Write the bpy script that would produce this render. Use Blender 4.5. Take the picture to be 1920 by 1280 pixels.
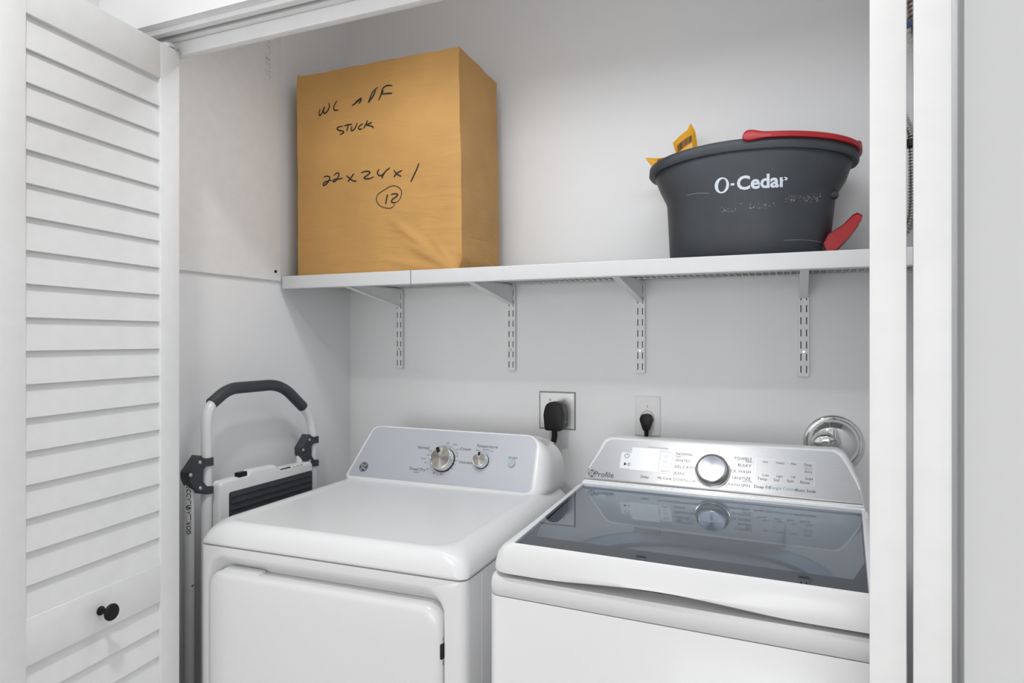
import bpy, bmesh, math, random
from mathutils import Vector, Matrix, noise

# ------------------------------------------------------------------ scene, camera, world, lamps
for o in list(bpy.data.objects):
    bpy.data.objects.remove(o, do_unlink=True)
SC = bpy.context.scene
COL = SC.collection
H0 = 1.38                      # eye height above the floor; all z below are relative to the eye
R = math.radians

cam_d = bpy.data.cameras.new('camera')
cam_d.sensor_width = 36.0
cam_d.lens = 1264.0 / 1920.0 * 36.0
cam_d.shift_y = -4.0 / 1920.0
cam_d.clip_start = 0.02
cam = bpy.data.objects.new('camera', cam_d)
COL.objects.link(cam)
cam.location = (0, 0, H0)
cam.rotation_euler = (R(90), 0, math.atan(540 / 1264.0))
SC.camera = cam

world = bpy.data.worlds.new('world')
SC.world = world
world.use_nodes = True
bg = world.node_tree.nodes['Background']
bg.inputs['Color'].default_value = (0.96, 0.98, 1.0, 1)
bg.inputs['Strength'].default_value = 0.55

# recessed ceiling lamp in the hall, just in front of the closet
lamp_d = bpy.data.lights.new('ceiling_lamp_light', 'AREA')
lamp_d.shape = 'DISK'
lamp_d.size = 0.15
lamp_d.energy = 8.6
lamp_d.spread = R(140)
lamp_d.color = (1.0, 0.995, 0.985)
LAMP = bpy.data.objects.new('ceiling_lamp_light', lamp_d)
COL.objects.link(LAMP)
LAMP_POS = (-0.60, 0.27, 1.300)

# unseen strip light added behind the header to brighten the closet
strip_d = bpy.data.lights.new('strip_fill_light', 'AREA')
strip_d.shape = 'RECTANGLE'
strip_d.size = 1.20
strip_d.size_y = 0.13
strip_d.energy = 3.3
strip_d.color = (0.86, 0.93, 1.0)
STRIP = bpy.data.objects.new('strip_fill_light', strip_d)
COL.objects.link(STRIP)

# fill light added behind the camera, set in an added window across the hall
fill_d = bpy.data.lights.new('window_fill_light', 'AREA')
fill_d.shape = 'RECTANGLE'
fill_d.size = 3.2
fill_d.size_y = 2.0
fill_d.energy = 104.0
fill_d.color = (0.98, 0.99, 1.0)
FILL = bpy.data.objects.new('window_fill_light', fill_d)
COL.objects.link(FILL)
FILL.location = (-0.30, -6.38, H0 - 0.23)
FILL.rotation_euler = (R(90), 0, 0)      # shines towards +Y

SC.view_settings.view_transform = 'Standard'
SC.view_settings.look = 'None'
SC.view_settings.gamma = 1.0
SC.view_settings.use_curve_mapping = False
SC.view_settings.exposure = 0.13

# ------------------------------------------------------------------ materials
MATS = {}


def mat(name, col, rough=0.5, metal=0.0, var=0.02, scale=30.0, bump=0.0, bscale=200.0, spec=0.5, coat=0.0, stretch=None):
    """Principled material with a little procedural variation in colour and relief."""
    m = bpy.data.materials.new(name)
    m.use_nodes = True
    nt = m.node_tree
    p = nt.nodes['Principled BSDF']
    p.inputs['Roughness'].default_value = rough
    p.inputs['Metallic'].default_value = metal
    p.inputs['Specular IOR Level'].default_value = spec
    p.inputs['Coat Weight'].default_value = coat
    p.inputs['Coat Roughness'].default_value = 0.08
    tc = nt.nodes.new('ShaderNodeTexCoord')
    mp = nt.nodes.new('ShaderNodeMapping')
    nt.links.new(tc.outputs['Object'], mp.inputs['Vector'])
    if stretch:
        mp.inputs['Scale'].default_value = stretch
    nz = nt.nodes.new('ShaderNodeTexNoise')
    nz.inputs['Scale'].default_value = scale
    nz.inputs['Detail'].default_value = 3.0
    nt.links.new(mp.outputs['Vector'], nz.inputs['Vector'])
    rmp = nt.nodes.new('ShaderNodeValToRGB')
    c0 = [max(0, c * (1 - var)) for c in col]
    c1 = [min(1, c * (1 + var)) for c in col]
    rmp.color_ramp.elements[0].position = 0.3
    rmp.color_ramp.elements[0].color = (*c0, 1)
    rmp.color_ramp.elements[1].position = 0.7
    rmp.color_ramp.elements[1].color = (*c1, 1)
    nt.links.new(nz.outputs['Fac'], rmp.inputs['Fac'])
    nt.links.new(rmp.outputs['Color'], p.inputs['Base Color'])
    if bump > 0:
        n2 = nt.nodes.new('ShaderNodeTexNoise')
        n2.inputs['Scale'].default_value = bscale
        n2.inputs['Detail'].default_value = 4.0
        nt.links.new(mp.outputs['Vector'], n2.inputs['Vector'])
        b = nt.nodes.new('ShaderNodeBump')
        b.inputs['Strength'].default_value = bump
        b.inputs['Distance'].default_value = 0.002
        nt.links.new(n2.outputs['Fac'], b.inputs['Height'])
        nt.links.new(b.outputs['Normal'], p.inputs['Normal'])
    MATS[name] = m
    return m


WALL = mat('wall_paint', (0.925, 0.925, 0.93), 0.6, var=0.004, bump=0.03, bscale=260)
DOOR = mat('door_paint', (0.86, 0.86, 0.86), 0.42, bump=0.02, bscale=120)
TRIM = mat('trim_paint', (0.88, 0.88, 0.88), 0.4)
FLOOR = mat('floor_vinyl', (0.55, 0.53, 0.50), 0.45, var=0.08, scale=6)
ENAMEL = mat('white_enamel', (0.80, 0.80, 0.805), 0.30, var=0.005, coat=0.12)
ENAMEL_G = mat('grey_enamel', (0.62, 0.63, 0.65), 0.3, var=0.01)
POWDER = mat('powder_coat_white', (0.87, 0.87, 0.87), 0.45, bump=0.03, bscale=500)
LIPW = mat('shelf_lip_white', (0.76, 0.76, 0.76), 0.35, var=0.01)
LINER = mat('shelf_liner_grey', (0.42, 0.42, 0.40), 0.6)
WIRE = mat('wire_white', (0.80, 0.80, 0.79), 0.4)
SILVER = mat('silver_paint_panel', (0.55, 0.565, 0.61), 0.42, metal=0.35, var=0.01, scale=40, spec=0.4)
BRUSH = mat('brushed_steel_panel', (0.44, 0.445, 0.455), 0.28, metal=0.4, var=0.04, scale=60, stretch=(0.3, 30, 30))
STEEL = mat('spun_steel', (0.52, 0.50, 0.475), 0.28, metal=1.0, var=0.05, scale=60)
CHROME = mat('chrome', (0.80, 0.81, 0.80), 0.06, metal=1.0, var=0.01)
BRIGHT = mat('bright_trim', (0.86, 0.86, 0.84), 0.15, metal=1.0, var=0.01)
STAIN = mat('stainless_plate', (0.80, 0.80, 0.80), 0.28, metal=0.75, var=0.04, scale=50, stretch=(1, 1, 12))
DARKEDGE = mat('dark_steel_edge', (0.25, 0.25, 0.25), 0.4, metal=0.7)
BLACK = mat('black_plastic', (0.008, 0.008, 0.009), 0.45, var=0.1, spec=0.3)
BLACKM = mat('matte_black_knob', (0.006, 0.006, 0.006), 0.5, var=0.1, spec=0.25)
CHAR = mat('charcoal_plastic', (0.045, 0.048, 0.058), 0.5, var=0.06, bump=0.05, bscale=600)
BUCK = mat('bucket_charcoal', (0.044, 0.048, 0.058), 0.5, var=0.12, scale=12, bump=0.04, bscale=300)
RED = mat('red_plastic', (0.42, 0.012, 0.016), 0.38, var=0.08, scale=20)
YEL = mat('yellow_film', (0.83, 0.40, 0.02), 0.32, var=0.10, scale=40)
WHITEP = mat('white_print', (0.70, 0.77, 0.82), 0.5)
INKM = mat('black_marker_ink', (0.012, 0.010, 0.014), 0.6, var=0.3, scale=80)
PRINT = mat('dark_grey_print', (0.035, 0.036, 0.04), 0.6)
PRINTL = mat('light_grey_print', (0.30, 0.31, 0.33), 0.6)
PRINTB = mat('blue_print', (0.16, 0.38, 0.66), 0.6)
PANELW = mat('pale_touch_field', (0.80, 0.81, 0.82), 0.25, metal=0.2, var=0.01)
BTN = mat('pale_blue_button', (0.42, 0.50, 0.56), 0.45)
TUBE = mat('white_tube_paint', (0.84, 0.84, 0.84), 0.25, coat=0.2)
STICKER = mat('brown_sticker', (0.10, 0.05, 0.035), 0.5, var=0.3, scale=300)
TUBM = mat('tub_steel', (0.50, 0.48, 0.45), 0.35, metal=0.6, var=0.03)
TUBRING = mat('pale_blue_tub_ring', (0.55, 0.64, 0.74), 0.35)
FLEX = mat('flex_metal', (0.62, 0.61, 0.58), 0.25, metal=1.0, var=0.1)
BLUEP = mat('blue_tape', (0.05, 0.12, 0.25), 0.5)
WHITEPL = mat('white_device_plastic', (0.84, 0.84, 0.83), 0.35)
SCREW = mat('screw_metal', (0.62, 0.61, 0.58), 0.3, metal=1.0)
SMEAR = mat('dried_scuff', (0.42, 0.39, 0.34), 0.8)


def kraft():
    m = mat('kraft_paper', (0.60, 0.325, 0.098), 0.62, var=0.10, scale=5, bump=0.0)
    nt = m.node_tree
    p = nt.nodes['Principled BSDF']
    tc = nt.nodes.new('ShaderNodeTexCoord')
    mp = nt.nodes.new('ShaderNodeMapping')
    mp.inputs['Scale'].default_value = (3.0, 3.0, 14.0)
    nt.links.new(tc.outputs['Object'], mp.inputs['Vector'])
    n = nt.nodes.new('ShaderNodeTexNoise')
    n.inputs['Scale'].default_value = 2.2
    n.inputs['Detail'].default_value = 5
    n.inputs['Distortion'].default_value = 0.8
    nt.links.new(mp.outputs['Vector'], n.inputs['Vector'])
    b = nt.nodes.new('ShaderNodeBump')
    b.inputs['Strength'].default_value = 0.65
    b.inputs['Distance'].default_value = 0.006
    nt.links.new(n.outputs['Fac'], b.inputs['Height'])
    nt.links.new(b.outputs['Normal'], p.inputs['Normal'])
    return m


KRAFT = kraft()


def tinted_glass():
    m = bpy.data.materials.new('tinted_lid_glass')
    m.use_nodes = True
    nt = m.node_tree
    nt.nodes.remove(nt.nodes['Principled BSDF'])
    out = nt.nodes['Material Output']
    tr = nt.nodes.new('ShaderNodeBsdfTransparent')
    nz = nt.nodes.new('ShaderNodeTexNoise')
    nz.inputs['Scale'].default_value = 3.0
    rm = nt.nodes.new('ShaderNodeValToRGB')
    rm.color_ramp.elements[0].color = (0.655, 0.680, 0.705, 1)
    rm.color_ramp.elements[1].color = (0.665, 0.690, 0.715, 1)
    nt.links.new(nz.outputs['Fac'], rm.inputs['Fac'])
    nt.links.new(rm.outputs['Color'], tr.inputs['Color'])
    gl = nt.nodes.new('ShaderNodeBsdfGlossy')
    gl.inputs['Roughness'].default_value = 0.015
    gl.inputs['Color'].default_value = (0.85, 0.9, 0.95, 1)
    fr = nt.nodes.new('ShaderNodeFresnel')
    fr.inputs['IOR'].default_value = 1.8
    mx = nt.nodes.new('ShaderNodeMixShader')
    geo = nt.nodes.new('ShaderNodeNewGeometry')      # reflect on the way in only: the pane is too thin to trap light
    inv = nt.nodes.new('ShaderNodeMath'); inv.operation = 'SUBTRACT'; inv.inputs[0].default_value = 1.0
    nt.links.new(geo.outputs['Backfacing'], inv.inputs[1])
    mul = nt.nodes.new('ShaderNodeMath'); mul.operation = 'MULTIPLY'
    nt.links.new(inv.outputs[0], mul.inputs[0])
    nt.links.new(fr.outputs['Fac'], mul.inputs[1])
    nt.links.new(mul.outputs[0], mx.inputs['Fac'])
    nt.links.new(tr.outputs['BSDF'], mx.inputs[1])
    nt.links.new(gl.outputs['BSDF'], mx.inputs[2])
    nt.links.new(mx.outputs['Shader'], out.inputs['Surface'])
    return m


GLASS = tinted_glass()
FRIT = mat('dark_glass_border', (0.030, 0.036, 0.046), 0.03, var=0.02, spec=0.6)


def emis(name, col, s):
    m = bpy.data.materials.new(name)
    m.use_nodes = True
    p = m.node_tree.nodes['Principled BSDF']
    p.inputs['Base Color'].default_value = (*col, 1)
    p.inputs['Emission Color'].default_value = (*col, 1)
    p.inputs['Emission Strength'].default_value = s
    return m


LENS = emis('lamp_lens', (1, 0.98, 0.95), 1.2)

# ------------------------------------------------------------------ builders


def thing(name, loc, label=None, cat=None, group=None, rz=0.0):
    o = bpy.data.objects.new(name, None)
    o.empty_display_size = 0.05
    COL.objects.link(o)
    o.location = (loc[0], loc[1], loc[2] + H0)
    o.rotation_euler = (0, 0, rz)
    o['_org'] = list(loc)
    tag(o, label, cat, group)
    return o


def tag(o, label=None, cat=None, group=None, kind=None):
    if label: o['label'] = label
    if cat: o['category'] = cat
    if group: o['group'] = group
    if kind: o['kind'] = kind
    return o


def root_of(o):
    while o.parent: o = o.parent
    return o


def link(name, bm, m, parent=None, org=None, smooth=35.0, label=None, local=False):
    """bmesh (eye-relative coordinates, or the thing's own frame if local) -> one object"""
    bmesh.ops.remove_doubles(bm, verts=bm.verts, dist=1e-6)
    bmesh.ops.recalc_face_normals(bm, faces=bm.faces)
    me = bpy.data.meshes.new(name)
    if parent is not None and not local:
        org = root_of(parent).get('_org', (0, 0, 0))
    if org is not None and not local:
        bmesh.ops.translate(bm, verts=bm.verts, vec=(-org[0], -org[1], -org[2]))
    if local:
        bmesh.ops.translate(bm, verts=bm.verts, vec=(0, 0, -root_of(parent)['_org'][2]))
    bm.to_mesh(me)
    bm.free()
    if smooth:
        me.polygons.foreach_set('use_smooth', [True] * len(me.polygons))
        me.set_sharp_from_angle(angle=R(smooth))
    o = bpy.data.objects.new(name, me)
    COL.objects.link(o)
    me.materials.append(m)
    if parent is not None:
        o.parent = parent
    elif org is not None:
        o.location = (org[0], org[1], org[2] + H0)
        o['_org'] = list(org)
    else:
        o.location = (0, 0, H0)
    if label: o['label'] = label
    return o


def copy_obj(src, name, parent, loc=None):
    o = src.copy()
    o.name = name
    COL.objects.link(o)
    o.parent = parent
    if loc is not None: o.location = loc
    return o


def struct(name, bm, m, parent=None, org=None):
    o = link(name, bm, m, parent, org)
    if parent is None: o['kind'] = 'structure'
    return o


def B(): return bmesh.new()


def box(bm, x0, x1, y0, y1, z0, z1, bev=0.0, seg=2):
    t = bmesh.new()
    bmesh.ops.create_cube(t, size=1.0)
    for v in t.verts:
        v.co = Vector(((x0 + x1) / 2 + v.co.x * (x1 - x0), (y0 + y1) / 2 + v.co.y * (y1 - y0), (z0 + z1) / 2 + v.co.z * (z1 - z0)))
    if bev > 0:
        bmesh.ops.bevel(t, geom=list(t.edges), offset=bev, segments=seg, profile=0.6, affect='EDGES')
    merge(bm, t)
    return bm


def merge(bm, t, M=None):
    if M is not None: bmesh.ops.transform(t, matrix=M, verts=t.verts)
    me = bpy.data.meshes.new('tmp')
    t.to_mesh(me)
    t.free()
    bm.from_mesh(me)
    bpy.data.meshes.remove(me)


def loft(bm, rings, cap0=True, cap1=True, closed=True):
    vs = [[bm.verts.new(p) for p in r] for r in rings]
    n = len(vs[0])
    for a, b in zip(vs[:-1], vs[1:]):
        for i in range(n if closed else n - 1):
            j = (i + 1) % n
            bm.faces.new((a[i], a[j], b[j], b[i]))
    if cap0 and n > 2: bm.faces.new(list(reversed(vs[0])))
    if cap1 and n > 2: bm.faces.new(vs[-1])
    return bm


def rpoly(pts, radii, n=5, ne=0):
    """2-D polygon (CCW) with rounded corners, n+1 points per corner, ne extra points per edge"""
    N = len(pts)
    if not hasattr(radii, '__len__'): radii = [radii] * N
    corners = []
    for i in range(N):
        p = Vector(pts[i]); a = Vector(pts[i - 1]); b = Vector(pts[(i + 1) % N])
        da = (a - p); db = (b - p)
        la, lb = da.length, db.length
        da.normalize(); db.normalize()
        ang = math.acos(max(-1, min(1, da.dot(db))))
        r = max(radii[i], 1e-5)
        d = min(r / math.tan(ang / 2), la * 0.49, lb * 0.49)
        r = d * math.tan(ang / 2)
        p0 = p + da * d; p1 = p + db * d
        bis = (da + db)
        if bis.length < 1e-6:
            corners.append([p0.lerp(p1, k / n) for k in range(n + 1)]); continue
        bis.normalize()
        c = p + bis * (r / math.sin(ang / 2))
        a0 = math.atan2(p0.y - c.y, p0.x - c.x); a1 = math.atan2(p1.y - c.y, p1.x - c.x)
        while a1 - a0 > math.pi: a1 -= 2 * math.pi
        while a1 - a0 < -math.pi: a1 += 2 * math.pi
        corners.append([Vector((c.x + r * math.cos(a0 + (a1 - a0) * k / n), c.y + r * math.sin(a0 + (a1 - a0) * k / n))) for k in range(n + 1)])
    out = []
    for i in range(N):
        out += corners[i]
        q = corners[(i + 1) % N][0]
        for k in range(ne):
            out.append(corners[i][-1].lerp(q, (k + 1) / (ne + 1)))
    return out


def rr(x0, x1, y0, y1, r, n=5, ne=0):
    return rpoly([(x0, y0), (x1, y0), (x1, y1), (x0, y1)], r, n, ne)


def prism(bm, pts, f0, f1):
    """closed 2-D outline lofted between two mapping functions"""
    return loft(bm, [[f0(p) for p in pts], [f1(p) for p in pts]])


def tube(bm, path, r, seg=12, cap=True):
    P = [Vector(p) for p in path]
    rings = []
    up = None
    for i, p in enumerate(P):
        t = (P[min(i + 1, len(P) - 1)] - P[max(i - 1, 0)]).normalized()
        if up is None:
            up = Vector((0, 0, 1)) if abs(t.z) < 0.9 else Vector((1, 0, 0))
        s = t.cross(up)
        if s.length < 1e-5: s = t.orthogonal()
        s.normalize()
        up = s.cross(t).normalized()
        rad = r[i] if hasattr(r, '__len__') else r
        rings.append([p + s * (rad * math.cos(2 * math.pi * k / seg)) + up * (rad * math.sin(2 * math.pi * k / seg)) for k in range(seg)])
    return loft(bm, rings, cap, cap)


def smooth_path(pts, n=6):
    """Catmull-Rom through the points"""
    P = [Vector(p) for p in pts]
    out = []
    for i in range(len(P) - 1):
        p0 = P[max(i - 1, 0)]; p1 = P[i]; p2 = P[i + 1]; p3 = P[min(i + 2, len(P) - 1)]
        for k in range(n):
            t = k / n
            out.append(0.5 * ((2 * p1) + (p2 - p0) * t + (2 * p0 - 5 * p1 + 4 * p2 - p3) * t * t + (3 * p1 - p0 - 3 * p2 + p3) * t ** 3))
    out.append(P[-1])
    return out


def fillet_path(pts, rad, n=6):
    P = [Vector(p) for p in pts]
    out = [P[0]]
    for i in range(1, len(P) - 1):
        a = (P[i - 1] - P[i]); b = (P[i + 1] - P[i])
        d = min(rad, a.length * 0.49, b.length * 0.49)
        p0 = P[i] + a.normalized() * d; p1 = P[i] + b.normalized() * d
        for k in range(n + 1):
            t = k / n
            out.append(p0 * (1 - t) ** 2 + P[i] * 2 * t * (1 - t) + p1 * t * t)
    out.append(P[-1])
    return out


def lathe(bm, prof, origin, axis, seg=32, cap0=True, cap1=True):
    """profile [(radius, distance along axis)] turned about axis"""
    o = Vector(origin); a = Vector(axis).normalized()
    s = a.orthogonal().normalized(); u = a.cross(s)
    rings = [[o + a * h + s * (r * math.cos(2 * math.pi * k / seg)) + u * (r * math.sin(2 * math.pi * k / seg)) for k in range(seg)] for r, h in prof]
    return loft(bm, rings, cap0, cap1)


def text_bm(body, size, bold=0.0, shear=0.0, align='CENTER'):
    cu = bpy.data.curves.new('lettering_curve', 'FONT')
    cu.body = body
    cu.size = size
    cu.offset = bold
    cu.shear = shear
    cu.align_x = align
    cu.align_y = 'CENTER'
    cu.resolution_u = 3
    ob = bpy.data.objects.new('lettering_tmp', cu)
    me = bpy.data.meshes.new_from_object(ob)
    bm = bmesh.new()
    bm.from_mesh(me)
    bpy.data.meshes.remove(me)
    bpy.data.objects.remove(ob)
    bpy.data.curves.remove(cu)
    return bm


def ribbon(bm, pts, w, f, smooth=5, taper=True):
    """flat pen stroke through 2-D points mapped to 3-D by f"""
    P = smooth_path([(p[0], p[1], 0) for p in pts], smooth)
    L = []; Rr = []
    n = len(P)
    for i, p in enumerate(P):
        t = P[min(i + 1, n - 1)] - P[max(i - 1, 0)]
        if t.length < 1e-9: t = Vector((1, 0, 0))
        t.normalize()
        nn = Vector((-t.y, t.x, 0))
        ww = w * (0.5 + 0.5 * min(1, 4 * min(i, n - 1 - i) / n + 0.35)) if taper else w
        L.append(bm.verts.new(f((p + nn * ww / 2).xy))); Rr.append(bm.verts.new(f((p - nn * ww / 2).xy)))
    for i in range(n - 1):
        bm.faces.new((L[i], Rr[i], Rr[i + 1], L[i + 1]))


def put_text(parent, body, size, f, m, name='lettering', bold=0.0, shear=0.0, align='CENTER', local=True, rot=0.0):
    bm = text_bm(body, size, bold, shear, align)
    if rot: bmesh.ops.rotate(bm, verts=bm.verts, cent=(0, 0, 0), matrix=Matrix.Rotation(rot, 3, 'Z'))
    for v in bm.verts: v.co = Vector(f((v.co.x, v.co.y)))
    return link(name, bm, m, parent, smooth=0, local=local)

# ------------------------------------------------------------------ the room shell
ZF, ZC = -1.38, 1.32           # floor, ceiling
YB = 1.985                     # closet back wall
XL, XR = -1.477, 0.34          # closet side walls
YW0, YW1 = 1.024, 1.138        # wall with the opening
OX0, OX1, OZ = -1.366, 0.194, 0.6725
XH = -1.441                    # hall side wall

bm = B(); box(bm, -3.2, 3.2, -6.5, 2.2, ZF - 0.05, ZF); struct('floor', bm, FLOOR)
bm = B(); box(bm, -3.2, 3.2, -6.5, 2.2, ZC, ZC + 0.05); struct('ceiling', bm, WALL)
bm = B(); box(bm, XL - 0.1, XR + 0.1, YB, YB + 0.1, ZF, ZC); struct('wall_back', bm, WALL)
bm = B(); box(bm, XL - 0.1, XL, YW1, YB, ZF, ZC); struct('wall_left', bm, WALL)
bm = B(); box(bm, XR, XR + 0.1, YW1, YB, ZF, ZC); struct('wall_right', bm, WALL)
bm = B(); box(bm, XH - 0.12, XH, -0.9, YW0, ZF, ZC); struct('wall_hall_left', bm, WALL)
# far wall of the room across the hall behind the camera, wide opening added for the fill light
wx0, wx1, wz0, wz1 = -1.95, 1.35, ZF + 0.12, 0.80
bm = B()
box(bm, -3.2, wx0, -6.50, -6.40, ZF, ZC); box(bm, wx1, 3.2, -6.50, -6.40, ZF, ZC)
box(bm, wx0, wx1, -6.50, -6.40, ZF, wz0); box(bm, wx0, wx1, -6.50, -6.40, wz1, ZC)
struct('wall_room_far', bm, WALL)
bm = B()
xm = (wx0 + wx1) / 2
for (a0, a1, c0, c1) in ((wx0, wx0 + 0.05, wz0, wz1), (wx1 - 0.05, wx1, wz0, wz1), (wx0, wx1, wz0, wz0 + 0.05), (wx0, wx1, wz1 - 0.05, wz1), (xm - 0.03, xm + 0.03, wz0, wz1)):
    box(bm, a0, a1, -6.49, -6.41, c0, c1, 0.004)
struct('fill_window_1', bm, TRIM)  # frame added around the opening of the fill light
bm = B()
box(bm, XH - 0.12, OX0, YW0, YW1, ZF, ZC)
box(bm, OX1, 2.3, YW0, YW1, ZF, ZC)
box(bm, OX0, OX1, YW0, YW1, OZ, ZC)
struct('wall_front', bm, WALL)

# bifold track let into the head of the opening
t = thing('door_track', (-0.586, 1.066, OZ), 'white metal sliding track along the top of the closet opening', 'track')
bm = B(); box(bm, OX0 + 0.004, OX1 - 0.004, 1.0440, 1.0600, OZ - 0.011, OZ, 0.0012); link('track_rail', bm, TRIM, t)
bm = B(); box(bm, OX0 + 0.004, OX1 - 0.004, 1.0740, 1.0885, OZ - 0.011, OZ, 0.0012); link('track_rail', bm, TRIM, t)
bm = B(); box(bm, OX0 + 0.004, OX1 - 0.004, 1.0600, 1.0740, OZ - 0.002, OZ); link('track_slot', bm, DARKEDGE, t)

# pelmet board behind the track
bm = B(); box(bm, OX0 + 0.001, OX1 - 0.001, 1.0900, 1.1080, 0.6320, OZ, 0.0015); struct('trim_1', bm, TRIM)

# housing and glowing cover of the added strip fill, hidden by the header
t = thing('closet_strip_fill', (-0.50, YW1, 0.80), 'long white strip light added unseen inside the closet to brighten it', 'lamp')
bm = B(); box(bm, -1.12, 0.12, YW1 + 0.0005, YW1 + 0.030, 0.800, 0.855, 0.004); link('fill_housing', bm, POWDER, t)
bm = B(); box(bm, -1.11, 0.11, YW1 + 0.030, YW1 + 0.170, 0.812, 0.850, 0.010, 3); link('fill_diffuser', bm, LENS, t)
STRIP.parent = t
STRIP.location = (0, 0.100, 0.010)
STRIP.rotation_euler = (R(2), 0, 0)

# recessed lamp
t = thing('ceiling_lamp', (LAMP_POS[0], LAMP_POS[1], ZC), 'round recessed ceiling lamp in front of the closet', 'lamp')
bm = B(); lathe(bm, [(0.080, 0.0), (0.096, 0.0), (0.096, 0.006), (0.080, 0.010)], (LAMP_POS[0], LAMP_POS[1], ZC), (0, 0, -1), 40, False, False); link('trim_ring', bm, TRIM, t)
bm = B(); lathe(bm, [(0.079, 0.001), (0.079, 0.004)], (LAMP_POS[0], LAMP_POS[1], ZC), (0, 0, -1), 40); link('lens', bm, LENS, t)
LAMP.parent = t
LAMP.location = (0, 0, LAMP_POS[2] - ZC)

# ------------------------------------------------------------------ bifold louvre doors
PITCH = 0.0577
LEAF_T = 0.029


def slat_mesh(x0, x1):
    bm = B()
    # tilted board: lower edge proud, upper edge set back
    prof = [(0.0030, 0.0), (0.0038, -0.0008), (0.0080, -0.0008), (0.0090, 0.0), (0.0165, 0.0655), (0.0106, 0.0660)]
    loft(bm, [[(x0, y, z) for y, z in prof], [(x1, y, z) for y, z in prof]])
    bmesh.ops.recalc_face_normals(bm, faces=bm.faces)
    me = bpy.data.meshes.new('louver_slat')
    bm.to_mesh(me); bm.free()
    me.materials.append(DOOR)
    return me


SLATS = {}


def leaf(name, loc, ang, width, label, stile=0.054):
    """local x runs along the leaf, y into its thickness, z up (eye-relative)"""
    o = thing(name, (loc[0], loc[1], ZF), label, 'door', 'louvered bifold closet doors', rz=ang)
    ztop, zbot = 0.637, ZF + 0.012
    for x0, x1 in ((0, stile), (width - stile, width)):
        bm = B(); box(bm, x0, x1, 0, LEAF_T, zbot, ztop, 0.0022, 2); link('stile', bm, DOOR, o, local=True)
    a, b = stile - 0.001, width - stile + 0.001
    rails = ((0.5590, ztop - 0.0005), (-0.5607, -0.4790), (zbot + 0.0005, -1.26))
    for i, (z0, z1) in enumerate(rails):
        bm = B(); box(bm, a, b, 0.0008, LEAF_T - 0.0008, z0, z1, 0.0015); link('rail', bm, DOOR, o, local=True)
    key = round(width, 4)
    if key not in SLATS: SLATS[key] = slat_mesh(stile - 0.004, width - stile + 0.004)
    zs = [0.5000 - PITCH * k for k in range(17)] + [-0.4782]
    z = -0.5607 - PITCH * 1.0
    while z > -1.262:
        zs.append(z); z -= PITCH
    for z in zs:
        s = bpy.data.objects.new('louver_slat', SLATS[key])
        COL.objects.link(s)
        s.parent = o
        s.location = (0, 0, z - ZF)
    return o


LW = 0.4085
d = Vector((-0.137, 0.9906, 0)).normalized()
angL = math.atan2(d.y, d.x)
near = Vector((-1.2089, 0.6802, 0))
lf = leaf('louver_door_leaf', near, angL, LW, 'white louvered door leaf with black knob, at the left edge')
# black knob on the middle rail
kx, kz = 0.2030, -0.5215
bm = B()
lathe(bm, [(0.0085, 0.0), (0.0085, 0.003), (0.0055, 0.006), (0.0052, 0.014), (0.0075, 0.020), (0.0155, 0.0245), (0.0160, 0.0280), (0.0145, 0.0305), (0.0, 0.0312)], (kx, 0.0008, kz), (0, -1, 0), 32, True, False)
link('knob', bm, BLACKM, lf, local=True, label='round black door knob')
# guide wheel in the track
wx, wy = 0.392, 0.0145
bm = B(); lathe(bm, [(0.004, 0.0), (0.004, 0.012)], (wx, wy, 0.6365), (0, 0, 1), 12)
pin = link('guide_pin', bm, SCREW, lf, local=True)
bm = B(); lathe(bm, [(0.004, 0.0), (0.0125, 0.0), (0.0125, 0.008), (0.0105, 0.008), (0.0095, 0.005), (0.004, 0.005)], (wx, wy, 0.6405), (0, 0, 1), 28, True, True)
link('guide_wheel', bm, POWDER, pin, local=True)
bm = B(); box(bm, wx - 0.028, wx - 0.010, wy - 0.006, wy + 0.006, 0.6368, 0.6385); link('guide_bracket', bm, SCREW, lf, local=True)

# second leaf of the left pair, folded behind the first
p1 = Vector((-1.331, 1.078, 0)); p0 = Vector((-1.2460, 0.6790, 0))
d1 = (p1 - p0).normalized()
leaf('louver_door_leaf', p0, math.atan2(d1.y, d1.x), LW, 'white louvered door leaf folded behind the leaf with the black knob')

# right pair, folded and seen edge on
for (cx, cy, dx, lab) in ((0.0718, 0.682, 0.1055, 'folded white door leaf seen edge-on beside the washer, left of its pair'),
                          (0.1056, 0.682, 0.1530, 'folded white door leaf seen edge-on, right of its pair, next to the wall')):
    dv = Vector((dx, 1, 0)).normalized()
    nv = Vector((-dv.y, dv.x, 0))
    s = Vector((cx, cy, 0)) - nv * (LEAF_T / 2)
    leaf('louver_door_leaf', s, math.atan2(dv.y, dv.x), 0.395, lab)

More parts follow.
